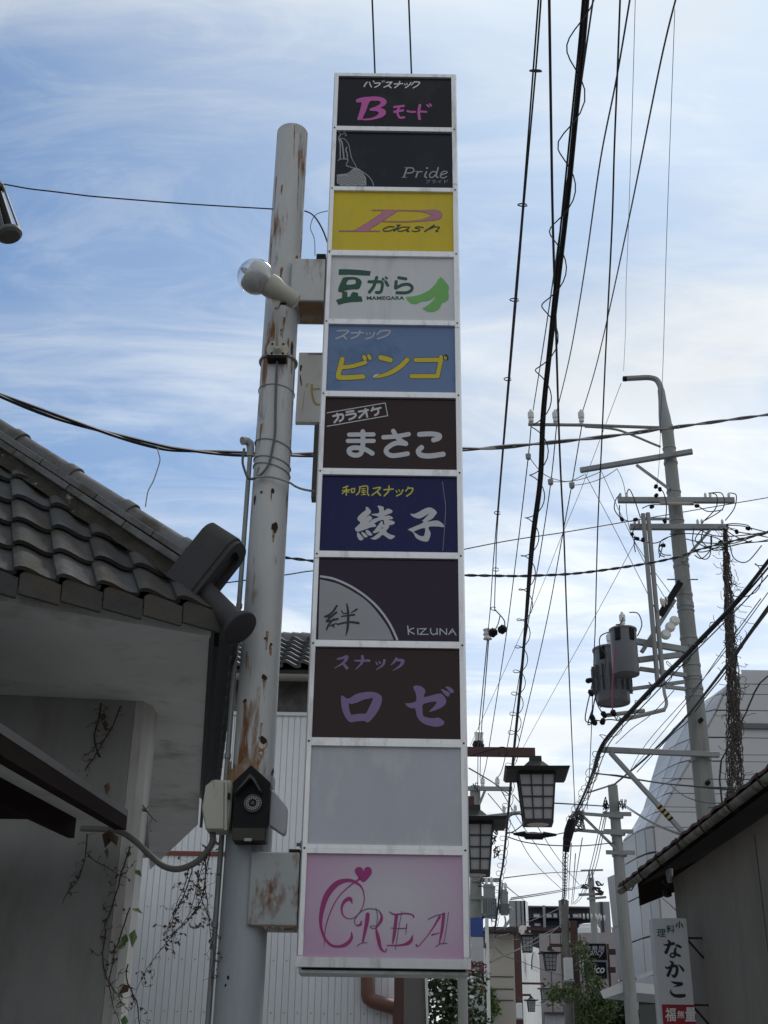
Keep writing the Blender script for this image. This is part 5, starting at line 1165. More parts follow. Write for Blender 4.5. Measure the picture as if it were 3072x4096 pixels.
loops += [[(1380,1100),(1450,1150),(1560,1190),(1700,1165)],[(1230,1110),(1330,1150),(1480,1150),(1700,1120)],[(1150,1170),(1280,1195),(1430,1185),(1700,1110)],[(1260,1110),(1250,1180),(1330,1240),(1480,1200),(1700,1180)],[(1400,1080),(1450,1075),(1530,1085),(1560,1115)],[(1180,1240),(1260,1250),(1360,1215),(1420,1190)],[(1060,1270),(1010,1265),(985,1230),(1000,1200)],[(1310,1150),(1305,1230),(1250,1290),(1205,1270)]]
for k, lp in enumerate(loops):
    MB().tube(spline([A('B1', x, y, UY - .35 - .02 * (k % 4)) for x, y in lp], 8), .009, 5).build('jumper_wire', M_cable, up)
for x, y in ((755,1048),(838,1050),(818,1140),(848,1168),(885,1175),(1010,1210),(1365,1190),(965,845),(990,862),(968,900),(1020,1060),(1220,965),(940,970),(1535,1105),(1465,1125)):
    q_ = A('B1', x, y, UY - .38); MB().lathe(q_, (random.gauss(0, 1), random.gauss(0, 1), random.gauss(0, 1)), [(.010, -.04), (.030, -.025), (.033, .025), (.011, .04)], 8).build('wire_clamp', M_black, up)
# transformers
M_tank = mat('transformer_grey', (.125, .13, .142), .38, 0, .08, 5, (.12, .12, .12), .6, .8)
def transformer(label, c, x0, x1, yt, yb, Y, fins, th):
    t_ = thing('pole_transformer', label, 'transformer', tuple(A(c, (x0 + x1) / 2, yb, Y)), 'cylindrical transformers on the utility pole')
    a0, a1 = A(c, x0, (yt + yb) / 2, Y), A(c, x1, (yt + yb) / 2, Y); r_ = (a1.x - a0.x) / 2; cx = (a0.x + a1.x) / 2
    zb_, zt_ = A(c, (x0 + x1) / 2, yb, Y).z, A(c, (x0 + x1) / 2, yt, Y).z
    MB().lathe((cx, Y, zb_), (0, 0, 1), [(r_ * .9, .02), (r_ * .98, 0), (r_, .015), (r_, zt_ - zb_ - .03)], 32).build('tank', M_tank, t_)
    MB().lathe((cx, Y, zt_ - .03), (0, 0, 1), [(r_ * 1.05, 0), (r_ * 1.06, .03), (r_ * .9, .05), (r_ * .4, .08)], 32).build('lid', M_tank, t_)
    if fins:
        for k in range(13):
            a = R(-150 + k * 22) - math.pi / 2 * 0; dx, dy = math.sin(a), -math.cos(a)
            MB().bar((cx + dx * (r_ + .025), Y + dy * (r_ + .025), zb_ + .16), (cx + dx * (r_ + .025), Y + dy * (r_ + .025), zb_ + (zt_ - zb_) * .66), .012, .06, (dx, dy, 0)).build('cooling_fin', M_tank, t_)
    I_(MB(), (cx, Y - .03, zt_ + .06), .9).build('bushing', M_porc, t_)
    for sgn in (-.8, .25):
        q_ = Vector((cx + sgn * r_, Y - r_ * .75 - .05, zt_ - .22)); MB().obox(q_, (.08, 0, 0), (0, .08, 0), (0, 0, .2)).build('terminal_cover', M_black, t_, bevel=.01)
    return t_
transformer('smooth grey transformer drum, upper of the two on the utility pole', 'B2', 393, 607, 240, 605, UY - .55, False, 0)
transformer('finned grey transformer drum, lower of the two on the utility pole', 'B2', 262, 530, 400, 835, UY + .15, True, 0)
tw = [[(250,580),(235,700),(200,850),(185,970),(240,990)],[(270,590),(300,700),(260,800),(240,940)],[(350,420),(340,560),(300,640),(270,800),(330,930)],[(260,560),(280,700),(250,850),(205,1000),(250,985)],[(370,260),(310,290),(300,360),(340,430)],[(540,100),(610,110),(640,200),(605,290)],[(430,200),(470,190),(490,140)],[(290,820),(310,870)],[(330,930),(400,925),(440,970)],[(240,960),(300,975),(380,965),(460,975)]]
for k, lp in enumerate(tw): MB().tube(spline([A('B2', x, y, UY - .75) for x, y in lp], 8), .009, 5).build('jumper_wire', M_cable, up)
MB().tube(spline([A('B2', x, y, UY - .82) for x, y in [(425,370),(418,500),(405,650),(400,800),(405,900)]]), .010, 5).build('red_lead', mat('red_cable', (.30, .03, .03), .5), up)
for a, b in (((360,930),(660,893)), ((465,972),(825,885))):
    MB().tube([A('B2', *a, UY - .6), A('B2', *b, UY - .5)], .032, 8).build('outlet_conduit', mat('outlet_grey', (.30, .29, .26), .6, 0, .1, 5), up)
for x, y in ((240,950),(255,985),(335,925),(412,912),(325,980),(230,750),(215,650)):
    q_ = A('B2', x, y, UY - .76); MB().lathe(q_, (random.gauss(0, 1), .2, random.gauss(0, 1)), [(.012, -.055), (.038, -.03), (.042, .03), (.013, .055)], 8).build('wire_clamp', M_black, up)

# ------------------------------------------------------------------ other poles
def simple_pole(name, label, base, top, r0, r1, arms, Y, mat_=M_conc, ins=()):
    t_ = thing(name, label, 'utility pole', (base.x, Y, ground(Y)))
    MB().tube([(base.x, Y, ground(Y) - .1), (top.x, Y, top.z)], [r0, r1], 16).build('shaft', mat_, t_)
    for c, a, b, s_ in arms: MB().bar(A(c, *a, Y - .15), A(c, *b, Y - .15), s_, s_).build('crossarm', M_galv, t_)
    for c, x, y, s_ in ins: I_(MB(), A(c, x, y, Y - .15), s_).build('insulator', M_porc, t_)
    return t_
Y2 = 25.5
p2 = simple_pole('utility_pole', 'shorter concrete pole with side brackets before the white curved building', A('B5', 470, 2100, Y2), A('B5', 303, 285, Y2), .15, .105, [('B2', (130,1722), (480,1750), .06), ('B2', (100,1855), (490,1890), .06), ('B2', (150,1730), (440,2018), .05), ('B2', (150, 1730), (175, 1850), .05)], Y2)
for c, x, y, h in (('B5', 330, 530, .1), ('B5', 345, 670, .1), ('B5', 358, 840, .1)):
    q_ = A(c, x, y, Y2); MB().lathe((q_.x, Y2, q_.z - .05), (0, 0, 1), [(.16, 0), (.16, h)], 16).build('steel_band', M_galv, p2)
    MB().box((q_.x - .3, Y2 - .16, q_.z - .03), (q_.x + .3, Y2 - .1, q_.z + .05)).build('clamp', M_galv, p2)
random.seed(41)
for k in range(16):
    c0 = (250 + random.uniform(-15, 25), 420 + random.uniform(-20, 30)) if k < 8 else (385 + random.uniform(-25, 20), 425 + random.uniform(-20, 20))
    pts = [A('B5', c0[0] + random.uniform(-18, 18), c0[1] + random.uniform(-30, 60), Y2 - .2 + random.uniform(-.1, .1)) for _ in range(4)]
    MB().tube(spline(pts, 5), .012, 4).build('jumper_wire', M_cable, p2)
Y3 = 28.0
p3 = simple_pole('utility_pole', 'grey pole with insulators and transformers half hidden behind the tall sign', A('B4', 130, 1400, Y3), A('B3', 238, 580, Y3), .17, .12, [('B3', (150,602), (590,606), .09), ('B3', (262,878), (668,832), .07), ('B3', (330,625), (270,770), .06), ('B4', (60,230), (215,235), .08), ('B4', (130,410), (345,425), .1), ('B3', (200,1470), (480,1470), .08)], Y3, M_conc,
     [('B3', 310, 585, 1.0), ('B3', 450, 585, 1.0), ('B3', 513, 838, .75), ('B3', 620, 828, .75)])
M_tank2 = mat('old_transformer', (.23, .25, .25), .6, 0, .1, 5)
def far_tr(label, x0, x1, yt, yb):
    t_ = thing('pole_transformer', label, 'transformer', tuple(A('B4', (x0 + x1) / 2, yb, Y3 - .5)), 'ribbed transformers on the far pole')
    a0, a1 = A('B4', x0, yt, Y3 - .5), A('B4', x1, yb, Y3 - .5); cx = (a0.x + a1.x) / 2; r_ = (a1.x - a0.x) / 2
    MB().lathe((cx, Y3 - .5, a1.z), (0, 0, 1), [(r_ * .9, 0), (r_ * .9, a0.z - a1.z), (r_ * .7, a0.z - a1.z + .08)], 20).build('tank', M_tank2, t_)
    MB().lathe((cx, Y3 - .5, a0.z), (0, 0, 1), [(r_ * .97, 0), (r_ * .97, .04)], 20).build('lid', M_tank2, t_)
    for k in range(11):
        a = R(-90 + k * 18); dx, dy = math.sin(a), -math.cos(a)
        MB().bar((cx + dx * (r_ * .95), Y3 - .5 + dy * (r_ * .95), a1.z + .03), (cx + dx * r_ * .95, Y3 - .5 + dy * r_ * .95, a0.z - .22), .012, .05, (dx, dy, 0)).build('cooling_fin', M_tank2, t_)
    for s_ in (-.4, .4): I_(MB(), (cx + s_ * r_, Y3 - .5, a0.z + .08), .7).build('bushing', M_porc, t_)
far_tr('larger ribbed transformer near the sign edge far down the lane', 205, 345, 135, 415)
far_tr('smaller ribbed transformer hung beside the larger one far down the lane', 375, 475, 190, 410)
Y4 = 52.0
p4 = simple_pole('utility_pole', 'distant utility pole with three arms above the dark apartment block', A('B3', 1375, 1850, Y4), A('B3', 1335, 1450, Y4), .17, .13, [('B3', (1240,1380), (1450,1375), .07), ('B3', (1220,1610), (1450,1600), .1), ('B3', (1300,1648), (1480,1632), .09), ('B3', (1318,1375), (1322,1470), .07), ('B3', (1348,1375), (1352,1470), .07)], Y4, M_conc, [('B4', 1240 + 40 * k, 440, .8) for k in range(5)] + [('B4', 1380 + 35 * k, 455, .8) for k in range(3)])
random.seed(43)
for k in range(22):
    cx, cy = random.choice([(1270,1530),(1400,1500),(1460,1510),(1390,1560),(1420,1590)])
    pts = [A('B3', cx + random.uniform(-40, 40), cy + random.uniform(-25, 25), Y4 - .3) for _ in range(3)]
    MB().tube(spline(pts, 4), .03, 4).build('jumper_wire', M_cable, p4)
Y5 = 40.0
p5 = simple_pole('utility_pole', 'thin weathered pole wrapped in cables in the middle of the far lane', A('B4', 1075, 1300, Y5), A('B4', 1035, 255, Y5), .16, .12, [], Y5, mat('old_pole', (.20, .185, .17), .9, 0, .25, 4))
MB().tube([A('B4', 1003, 260, Y5), A('B4', 1012, 420, Y5)], .08, 10).build('top_fitting', M_galv, p5)
MB().tube([A('B4', 1065, 262, Y5), A('B4', 1060, 400, Y5)], .07, 10).build('top_fitting', M_galv, p5)

# ------------------------------------------------------------------ lanterns
LW = .79
def make_lantern():
    t_ = thing('street_lantern', 'x', 'street lantern')
    def fr(z0, h0, z1, h1): return [(-h0,-h0,z0),(h0,-h0,z0),(h0,h0,z0),(-h0,h0,z0),(-h1,-h1,z1),(h1,-h1,z1),(h1,h1,z1),(-h1,h1,z1)]
    bf = [(0,3,2,1),(4,5,6,7),(0,1,5,4),(1,2,6,5),(2,3,7,6),(3,0,4,7)]
    MB().add(fr(0, .36, .035, .385), bf).add(fr(.036, .25, .09, .15), bf).add(fr(.091, .15, .16, .085), bf).add(fr(.161, .075, .23, .072), bf).build('roof', M_lampblk, t_)
    MB().add(fr(-.02, .225, -.002, .225), bf).build('frame', M_lampblk, t_); MB().add(fr(-.58, .175, -.55, .175), bf).build('frame', M_lampblk, t_)
    zt_, zb_, ht, hb = -.021, -.549, .215, .165
    # four panes of nine lights each with bars
    for k in range(4):
        rot = Matrix.Rotation(math.pi / 2 * k, 3, 'Z')
        def g(u_, v_, d): h_ = hb + (ht - hb) * v_; return rot @ Vector((u_ * h_, -h_ - d, zb_ + (zt_ - zb_) * v_))
        for i in range(3):
            for j in range(4):
                u0, u1, v0, v1 = -1 + i * 2 / 3 + .02, -1 + (i + 1) * 2 / 3 - .02, j / 4 + .01, (j + 1) / 4 - .01
                mb = MB(); a = [g(u0, v0, -.012), g(u1, v0, -.012), g(u1, v1, -.012), g(u0, v1, -.012)]
                mb.add(a, [(0, 1, 2, 3)]); mb.build('pane', M_glassW, t_)
        mb = MB()
        for i in range(4): mb.bar(g(-1 + i * 2 / 3, 0, 0), g(-1 + i * 2 / 3, 1, 0), .022 if i in (0, 3) else .014, .014, rot @ Vector((0, -1, 0)))
        for j in range(5): mb.bar(g(-1, j / 4, 0), g(1, j / 4, 0), .014, .014)
        mb.build('glazing_bars', M_lampblk, t_)
    MB().lathe((0, 0, -.583), (0, 0, -1), [(.13, -.006), (.13, .0)], 20).build('bottom_pane', mat('pale_pane', (.66, .64, .58), .5), t_)
    return t_
lan0 = make_lantern(); lan_used = [False]
def lantern(p_, s, label, rz=0.0):
    t_ = lan0 if not lan_used[0] else copy_tree(lan0); lan_used[0] = True
    t_.location = p_; t_.scale = (s, s, s); t_.rotation_euler = (0, 0, rz); t_['label'] = label; t_['group'] = 'square street lanterns along the lane'
    return t_
def lan_at(c, xl_, xr_, y, Y, label, rz=R(-4)):
    a, b = A(c, xl_, y, Y), A(c, xr_, y, Y); s_ = (b.x - a.x) / LW
    lantern(((a.x + b.x) / 2, Y, a.z - .03 * s_), s_, label, rz); return Vector(((a.x + b.x) / 2, Y, a.z)), s_
def lamp_post(label, X, Y, top, arms, h=.12):
    t_ = thing('lantern_post', label, 'lamp post', (X, Y, ground(Y)), 'brown lantern posts')
    MB().box((X - h / 2, Y - h / 2, ground(Y)), (X + h / 2, Y + h / 2, top)).build('post', M_brown, t_)
    for (q_, s_) in arms:
        z = q_.z + .20 * s_; sg = 1 if q_.x > X else -1
        MB().box((min(X + sg * h / 2, q_.x), Y - .03, z), (max(X + sg * h / 2, q_.x), Y + .03, z + .11 * s_)).build('arm', M_brown, t_)
    return t_
A1_ = lan_at('B3', 487 + 18, 1122, 455, 14.5, 'nearest big black lantern hanging in full view right of the tall sign')
A2_ = lan_at('B3', -80, 542, 920, 14.5, 'big black lantern half hidden by the lower edge of the tall sign')
lamp_post('dark brown lantern post showing below the bottom of the tall sign', .253, 14.5, A1_[0].z + .5, [A1_, A2_], .11)
B1_ = lan_at('B4', 552, 762, 618, 40, 'upper lantern of the far right hand post under the long high arm', 0)
B2_ = lan_at('B4', 778, 1002, 792, 40, 'lower lantern of the far right hand post on the short arm', 0)
lamp_post('far brown lantern post at the right of the lane', A('B4', 1140, 700, 40).x, 40, A('B4', 1130, 470, 40).z, [B1_, B2_], .22)
C1_ = lan_at('B4', 765, 908, 1158, 48, 'small distant lantern on the longer arm of the far left post', 0)
C2_ = lan_at('B4', 628, 772, 1275, 48, 'small distant lantern on the shorter arm of the far left post', 0)
lamp_post('far brown lantern post at the left of the lane before the white facade', A('B4', 540, 900, 48).x, 48, A('B4', 540, 590, 48).z, [C1_, C2_], .42)
D1_ = lan_at('B4', 970, 1075, 1245, 60, 'tiniest distant lantern glimpsed between bamboo and far pole', 0)
lamp_post('farthest brown lantern post behind the bamboo', A('B4', 1195, 1245, 60).x, 60, D1_[0].z + .6, [D1_], .2)

# ------------------------------------------------------------------ far street
def block(name, label, c, pts, Y, dep, m):
    t_ = thing(name, label, 'building', (A(c, *pts[0], Y).x, Y, ground(Y)))
    v_ = [A(c, *q_, Y) for q_ in pts]; zb_ = ground(Y) - .3
    lo = [Vector((v_[-1].x, Y, zb_)), Vector((v_[0].x, Y, zb_))]
    MB().prism(v_ + lo, (v_[0].x / Y * dep * 1.05, dep, 0)).build('wall', m, t_)
    return t_, v_
def facade(t_, c, Y, rects, m, nm='window', d=.06):
    for (x0, y0, x1, y1) in rects:
        a, b = A(c, x0, y0, Y), A(c, x1, y1, Y)
        f_ = MB().box((a.x - .05, Y - d - .04, b.z - .05), (b.x + .05, Y - .002, a.z + .05)).build(nm, M_grey, t_)
        MB().box((a.x, Y - d - .046, b.z), (b.x, Y - d - .041, a.z)).build('pane', m, f_)
M_be = mat('beige_wall', (.56, .51, .44), .9, 0, .12, .8, (.26, .23, .2), .52, .75, (1, 1, .4)); M_be2 = mat('mauve_grey_wall', (.30, .27, .27), .9, 0, .12, .8, (.2, .18, .17), .52, .75)
M_dk = mat('dark_cladding', (.03, .034, .045), .6, 0, .2, 2); M_gl = mat('window_glass', (.05, .06, .07), .08); M_gy2 = mat('grey_cladding', (.27, .275, .29), .6, 0, .1, 2, stretch=(6, 6, .3))
M_wh2 = mat('bright_white_wall', (.78, .78, .76), .85, 0, .1, 1, (.5, .49, .46), .55, .75, (3, 3, .3))
bA, _ = block('beige_shop_building', 'beige flat roofed building at the left of the far lane', 'B4', [(225,590),(520,590)], 33, 6, M_be)
a, b = A('B4', 215, 540, 32.7), A('B4', 562, 592, 32.7)
MB().box((a.x, 32.4, b.z), (b.x, 36, a.z)).build('roof_slab', mat('dark_slab', (.07, .055, .05), .8, 0, .2, 3), bA)
for k, y in enumerate((1040, 1165, 1280)): 
    q0, q1 = A('B4', 228, y, 32.98), A('B4', 518, y, 32.98); MB().box((q0.x, 32.975, q0.z), (q1.x, 32.999, q0.z + .02)).build('wall_seam', M_dk, bA)
bW = thing('white_facade_building', 'bright white building with an arched window beside the lane', 'building', (A('B4', 600, 1500, 50).x, 54, ground(50)))
w0, w1 = A('B4', 555, 590, 50), A('B4', 782, 800, 62)
zt0, zt1 = A('B4', 600, 590, 50).z, A('B4', 782, 800, 62).z
zb0 = ground(50) - .5
for k in range(6):
    t0, t1 = k / 6, (k + 1) / 6
    x0, x1 = w0.x + (w1.x - w0.x) * t0, w0.x + (w1.x - w0.x) * t1; y0, y1 = 50 + 12 * t0, 50 + 12 * t1 - .04
    zz0, zz1 = A('B4', 560 + 220 * t0, 690 + 60 * t0, y0).z, A('B4', 560 + 220 * t1, 690 + 60 * t1, y1).z
    MB().prism([(x0, y0, zb0), (x1, y1, zb0), (x1, y1, zz1), (x0, y0, zz0)], (-3, .4, 0)).build('wall', M_wh2, bW)
q_ = A('B4', 650, 900, 53.5)
arc = [(math.cos(R(a_)) * .55, math.sin(R(a_)) * .75) for a_ in range(0, 181, 20)]
MB().prism([(q_.x + .35 + u_ * .42, q_.y + u_ * 1.2, q_.z - .3 + h_) for u_, h_ in arc], (.05, -.02, 0)).build('arched_window', M_gl, bW)
bC, _ = block('mauve_concrete_building', 'mauve grey concrete building closing the end of the lane', 'B4', [(780,600),(1560,585)], 66, 10, M_be2)
facade(bC, 'B4', 66, [(850,1425,925,1600), (935,1425,1055,1600)], mat('pale_curtain', (.30, .31, .33), .7), 'shop_door', .1)
a, b = A('B4', 835, 1400, 65.8), A('B4', 1070, 1425, 65.8)
MB().box((a.x, 65.6, b.z), (b.x, 65.99, a.z)).build('door_lintel', M_dk, bC)
for x in (890, 1000, 1110, 1200): 
    q_ = A('B4', x, 610, 65.99); MB().box((q_.x - .02, 65.98, 1), (q_.x + .02, 65.999, q_.z)).build('wall_seam', M_dk, bC)
bD, _ = block('dark_apartment_block', 'dark navy apartment block with white windows above the lane end', 'B4', [(668,322),(1318,322)], 85, 12, M_dk)
a, b = A('B4', 665, 318, 84.5), A('B4', 1322, 338, 84.5); MB().box((a.x, 84.2, b.z), (b.x, 97, a.z)).build('roof_slab', M_gy2, bD)
for y0 in (395, 480):
    a, b = A('B4', 672, y0 + 52, 84.8), A('B4', 1312, y0 + 66, 84.8); MB().box((a.x, 84.0, b.z), (b.x, 84.98, a.z)).build('balcony', mat('balcony_navy', (.045, .055, .08), .5, 0, .2, 2), bD)
facade(bD, 'B4', 84.9, [(730,405,785,430), (860,405,905,430), (930,400,960,432), (1130,405,1175,430), (1190,402,1206,430), (1060,410,1085,430), (740,500,790,528), (1180,535,1210,560)], M_white, 'window', .05)
for x in (825, 990): 
    q_ = A('B4', x, 560, 84.7); q2_ = A('B4', x, 325, 84.7); MB().box((q_.x - .08, 83.9, q_.z), (q_.x + .08, 83.98, q2_.z)).build('drainpipe', M_gy2, bD)
bE, _ = block('grey_clad_tower', 'grey clad block standing left of the dark apartment block', 'B4', [(470,262),(618,262),(640,264)], 70, 8, M_gy2)
MB().prism([A('B4', 641, 264, 70), A('B4', 668, 300, 76), Vector((A('B4', 668, 300, 76).x, 76, 0)), Vector((A('B4', 641, 300, 70).x, 70, 0))], (-.1, 0, 0)).build('pale_side', M_side, bE)
for x in (545, 595):
    q_ = A('B4', x, 264, 69.98); MB().box((q_.x - .03, 69.97, 2), (q_.x + .03, 69.999, q_.z)).build('wall_seam', M_dk, bE)
bF, _ = block('grey_clad_annex', 'grey clad block right of the dark apartment block with a dark stripe', 'B4', [(1345,282),(1400,272),(1500,272)], 72, 8, M_gy2)
a, b = A('B4', 1405, 275, 71.9), A('B4', 1450, 580, 71.9); MB().box((a.x, 71.9, b.z), (b.x, 71.99, a.z)).build('dark_stripe', M_dk, bF)
# rooftop units
ru = thing('rooftop_unit', 'beige air conditioning unit on the beige building roof', 'unit', tuple(A('B4', 645, 590, 60)))
a, b = A('B4', 590, 515, 60), A('B4', 695, 590, 60); MB().box((a.x, 60, b.z - .8), (b.x, 61.5, a.z)).build('casing', M_be, ru, bevel=.03)
a, b = A('B4', 655, 525, 59.97), A('B4', 690, 560, 59.97); MB().lathe(((a.x + b.x) / 2, 59.98, (a.z + b.z) / 2), (0, -1, 0), [((b.x - a.x) / 2, 0), ((b.x - a.x) / 2, .03)], 14).build('fan', M_dk, ru)
ru2 = thing('rooftop_tank', 'rounded white tank on the mauve building roof', 'tank', tuple(A('B4', 1290, 585, 66.8)))
q_ = A('B4', 1292, 590, 66.8); MB().lathe(q_, (0, 0, 1), [(.6, -.3), (.6, .2), (.5, .3), (.5, .4), (.3, .46)], 18).build('body', M_white, ru2)
# signs
sg = thing('dark_shop_signs', 'framed pair of black shop sign panels with white lettering behind the bamboo', 'sign', tuple(A('B4', 1370, 1060, 34)))
SGY = 34.0
a, b = A('B4', 1225, 690, SGY), A('B4', 1486, 1065, SGY)
MB().box((a.x, SGY + .01, b.z), (b.x, SGY + .25, a.z)).build('frame', M_grey, sg)
for y0, y1 in ((700, 868), (886, 1056)):
    a, b = A('B4', 1236, y0, SGY), A('B4', 1474, y1, SGY); MB().box((a.x, SGY - .02, b.z), (b.x, SGY + .008, a.z)).build('panel', M_black, sg)
font('lettering', 'B4', '古着屋', (1248, 722, 1452, 772), SGY - .024, G6, sg)
font('lettering', 'B4', 'ancy', (1300, 775, 1445, 842), SGY - .024, G6, sg, shear=.4)
font('lettering', 'B4', 'ico', (1338, 925, 1452, 1002), SGY - .024, W1, sg, shear=.2, bold=.02)
for y in (785, 970): MB().bar(A('B4', 1486, y, SGY + .1), A('B4', 1560, y, SGY + .1), .12, .14).build('bracket', M_brown, sg)
MB().box((A('B4', 1495, 690, SGY).x, SGY + .3, ground(34)), (A('B4', 1512, 690, SGY).x, SGY + .45, A('B4', 1495, 690, SGY).z)).build('support_post', M_brown, sg)
for nm, lb, c, r_, Y, m in (('blank_white_sign', 'blank white vertical sign on the far lane post', 'B4', (1035, 842, 1138, 1082), 39.6, M_white), ('blank_white_sign', 'small blank white sign at the foot of the far left lantern post', 'B4', (548, 1305, 615, 1465), 47.4, M_white)):
    t_ = thing(nm, lb, 'sign', tuple(A(c, r_[0], r_[3], Y)))
    a, b = A(c, r_[0], r_[1], Y), A(c, r_[2], r_[3], Y); MB().box((a.x, Y, b.z), (b.x, Y + .2, a.z)).build('panel', m, t_, bevel=.02)
    MB().box((a.x - .03, Y + .05, b.z - .03), (b.x + .03, Y + .15, b.z + .04)).build('rim', M_grey, t_)
ss = thing('side_sign_column', 'column of small stacked shop signs right beside the tall sign foot', 'sign', tuple(A('B4', 140, 1521, 24)))
SSY = 24.0
for (y0, y1, c_, nm) in ((435, 625, (.03, .07, .28), 'blue panel'), (632, 880, (.50, .50, .52), 'pale panel'), (890, 1020, (.10, .015, .035), 'dark red panel'), (1030, 1118, (.012, .012, .014), 'black panel'), (1124, 1172, (.25, .16, .04), 'gold panel'), (1178, 1228, (.42, .44, .45), 'grey panel'), (1234, 1700, (.36, .40, .42), 'pale blue panel')):
    a, b = A('B4', 48, y0, SSY), A('B4', 214 + (y0 - 435) * .018, y1, SSY)
    o = MB().box((a.x, SSY, b.z), (b.x, SSY + .12, a.z)).build('panel', mat('side_panel_' + nm.replace(' ', '_'), c_, .5, 0, .25, 3), ss); o['label'] = nm
a, b = A('B4', 206, 440, SSY), A('B4', 222, 1700, SSY); MB().box((a.x + .06, SSY - .02, ground(24)), (a.x + .11, SSY + .2, a.z)).build('edge_post', M_white, ss)
font('lettering', 'B4', 'CRYSTAL', (70, 1188, 215, 1222), SSY - .004, ink('ink_steel', (.22, .24, .25)), ss)
letters('lettering', 'B4', [(s,8,[(80,920),(90,960),(130,950)]),(s,10,[(110,930),(150,990)]),(s,9,[(150,910),(200,920),(180,980)]),(s,9,[(85,990),(200,1000)])], SSY - .004, ink('ink_dull_pink', (.22, .10, .12)), ss)
letters('lettering', 'B4', [('S',6,[(75,1060),(75,1095),(100,1095)]),('S',6,[(115,1058),(140,1058),(128,1095)]),('S',6,[(155,1060),(180,1060),(180,1095),(155,1095)]),('S',6,[(190,1058),(205,1095)])], SSY - .004, GY, ss)
# plain arm signs / brackets near the far pole
MB().bar(A('B4', 60, 727, 24.2), A('B4', 310, 720, 24.2), .09, .09).build('outrigger', M_galv, ss)
MB().bar(A('B4', 150, 735, 24.2), A('B4', 105, 860, 24.2), .06, .06).build('outrigger', M_galv, ss)
# ------------------------------------------------------------------ overhead wires
def wpath(pts, Ys, n=8):
    px = [P(*q_) for q_ in pts]; sm_ = smooth(px, n=n)
    L = [0]
    for a, b in zip(sm_[:-1], sm_[1:]): L.append(L[-1] + math.hypot(a[0] - b[0], a[1] - b[1]))
    # depth keys given at input points; 1/Y runs linearly between them along the picture path
    keyL = [L[min(i * n, len(L) - 1)] for i in range(len(px))]
    if len(Ys) == 2 and len(px) > 2:
        f_ = [k / keyL[-1] for k in keyL]; Ys = [1 / ((1 - t) / Ys[0] + t / Ys[1]) for t in f_]
    o = []
    for l, q_ in zip(L, sm_):
        i = 0
        while i < len(keyL) - 2 and l > keyL[i + 1]: i += 1
        t = (l - keyL[i]) / max(1e-6, keyL[i + 1] - keyL[i])
        o.append(at(q_, 1 / ((1 - t) / Ys[i] + t / Ys[i + 1])))
    return o
WG = 'overhead wires across the lane'
def wire(label, pts, Ys, r, m=M_cable, strands=1, pitch=.5, name='overhead_wire', n=8):
    c = wpath(pts, Ys, n); mb = MB()
    if strands == 1: mb.tube(c, r, 5)
    else:
        fine_ = []
        for a, b in zip(c[:-1], c[1:]):
            k = max(1, int((b - a).length / (pitch / 8))); fine_ += [a.lerp(b, j / k) for j in range(k)]
        fine_.append(c[-1])
        for s_ in range(strands):
            acc = 0; o = []; 
            for i, p_ in enumerate(fine_):
                d = (fine_[min(i + 1, len(fine_) - 1)] - fine_[max(i - 1, 0)]).normalized(); u_ = d.orthogonal().normalized(); v_ = d.cross(u_)
                if i: acc += (p_ - fine_[i - 1]).length
                a = 2 * math.pi * (acc / pitch + s_ / strands); o.append(p_ + (u_ * math.cos(a) + v_ * math.sin(a)) * r * .8)
            mb.tube(o, r * .8, 5)
    o = tag(mb.build(name, m), label, 'wire', WG); return o, c
S_ = 'S'
# along the lane
wire('thin paired wire nearest the tall sign, running up beside it', [('B6',590,-40),('B6',555,430),('B6',485,1340),('B6',430,1990),('B7',285,250),('B7',245,740),('B7',225,1060),('B7',205,1260)], (5.5, 17), .0065)
wire('second strand of the paired wire with ring spacers beside the tall sign', [('B6',606,-40),('B6',572,430),('B6',492,1340),('B6',440,1990),('B7',292,250),('B7',268,740),('B7',258,1060),('B7',262,1085)], (5.5, 15.5), .0065)
wire('paired wire continuing below the small insulators beside the sign', [('B7',200,1330),('B7',165,1700),('B7',130,2090),('B3',262,620)], (17, 27.8), .009)
wire('lower twin of the wire below the small insulators', [('B7',210,1330),('B7',182,1700),('B7',150,2090),('B3',285,500)], (17, 27.8), .009)
si = thing('strain_insulator', 'pair of small strain insulators with black clamps on the thin wire', 'insulator', tuple(A('B7', 200, 1290, 17)))
for x, y in ((200, 1265), (202, 1300)): MB().lathe(A('B7', x, y, 17), (0, 0, 1), [(.03, -.05), (.07, -.04), (.05, 0), (.07, .04), (.03, .06)], 10).build('insulator', M_porc, si)
MB().tube(spline([A('B7', x, y, 16.5) for x, y in [(262,1085),(300,1125),(335,1170),(338,1215),(320,1240)]]), .009, 5).build('jumper', M_cable, si)
MB().tube(spline([A('B7', x, y, 16.5) for x, y in [(302,1130),(285,1200),(255,1255)]]), .008, 5).build('jumper', M_cable, si)
for x, y in ((320, 1242), (245, 1268)): MB().lathe(A('B7', x, y, 16.5), (.7, -.3, .5), [(.02, -.07), (.065, -.04), (.065, .04), (.02, .07)], 8).build('clamp', M_black, si)
si2 = thing('strain_insulator', 'lower small insulator with a black clamp close to the sign edge', 'insulator', tuple(A('B7', 130, 2110, 26)))
for x in (122, 142): MB().lathe(A('B7', x, 2110, 26), (0, 0, 1), [(.03, -.14), (.08, -.1), (.06, 0), (.08, .1), (.03, .14)], 10).build('insulator', M_porc, si2)
MB().lathe(A('B7', 127, 2172, 26), (.3, -.3, .8), [(.03, -.12), (.13, -.05), (.13, .05), (.03, .12)], 8).build('clamp', M_black, si2)
random.seed(5)
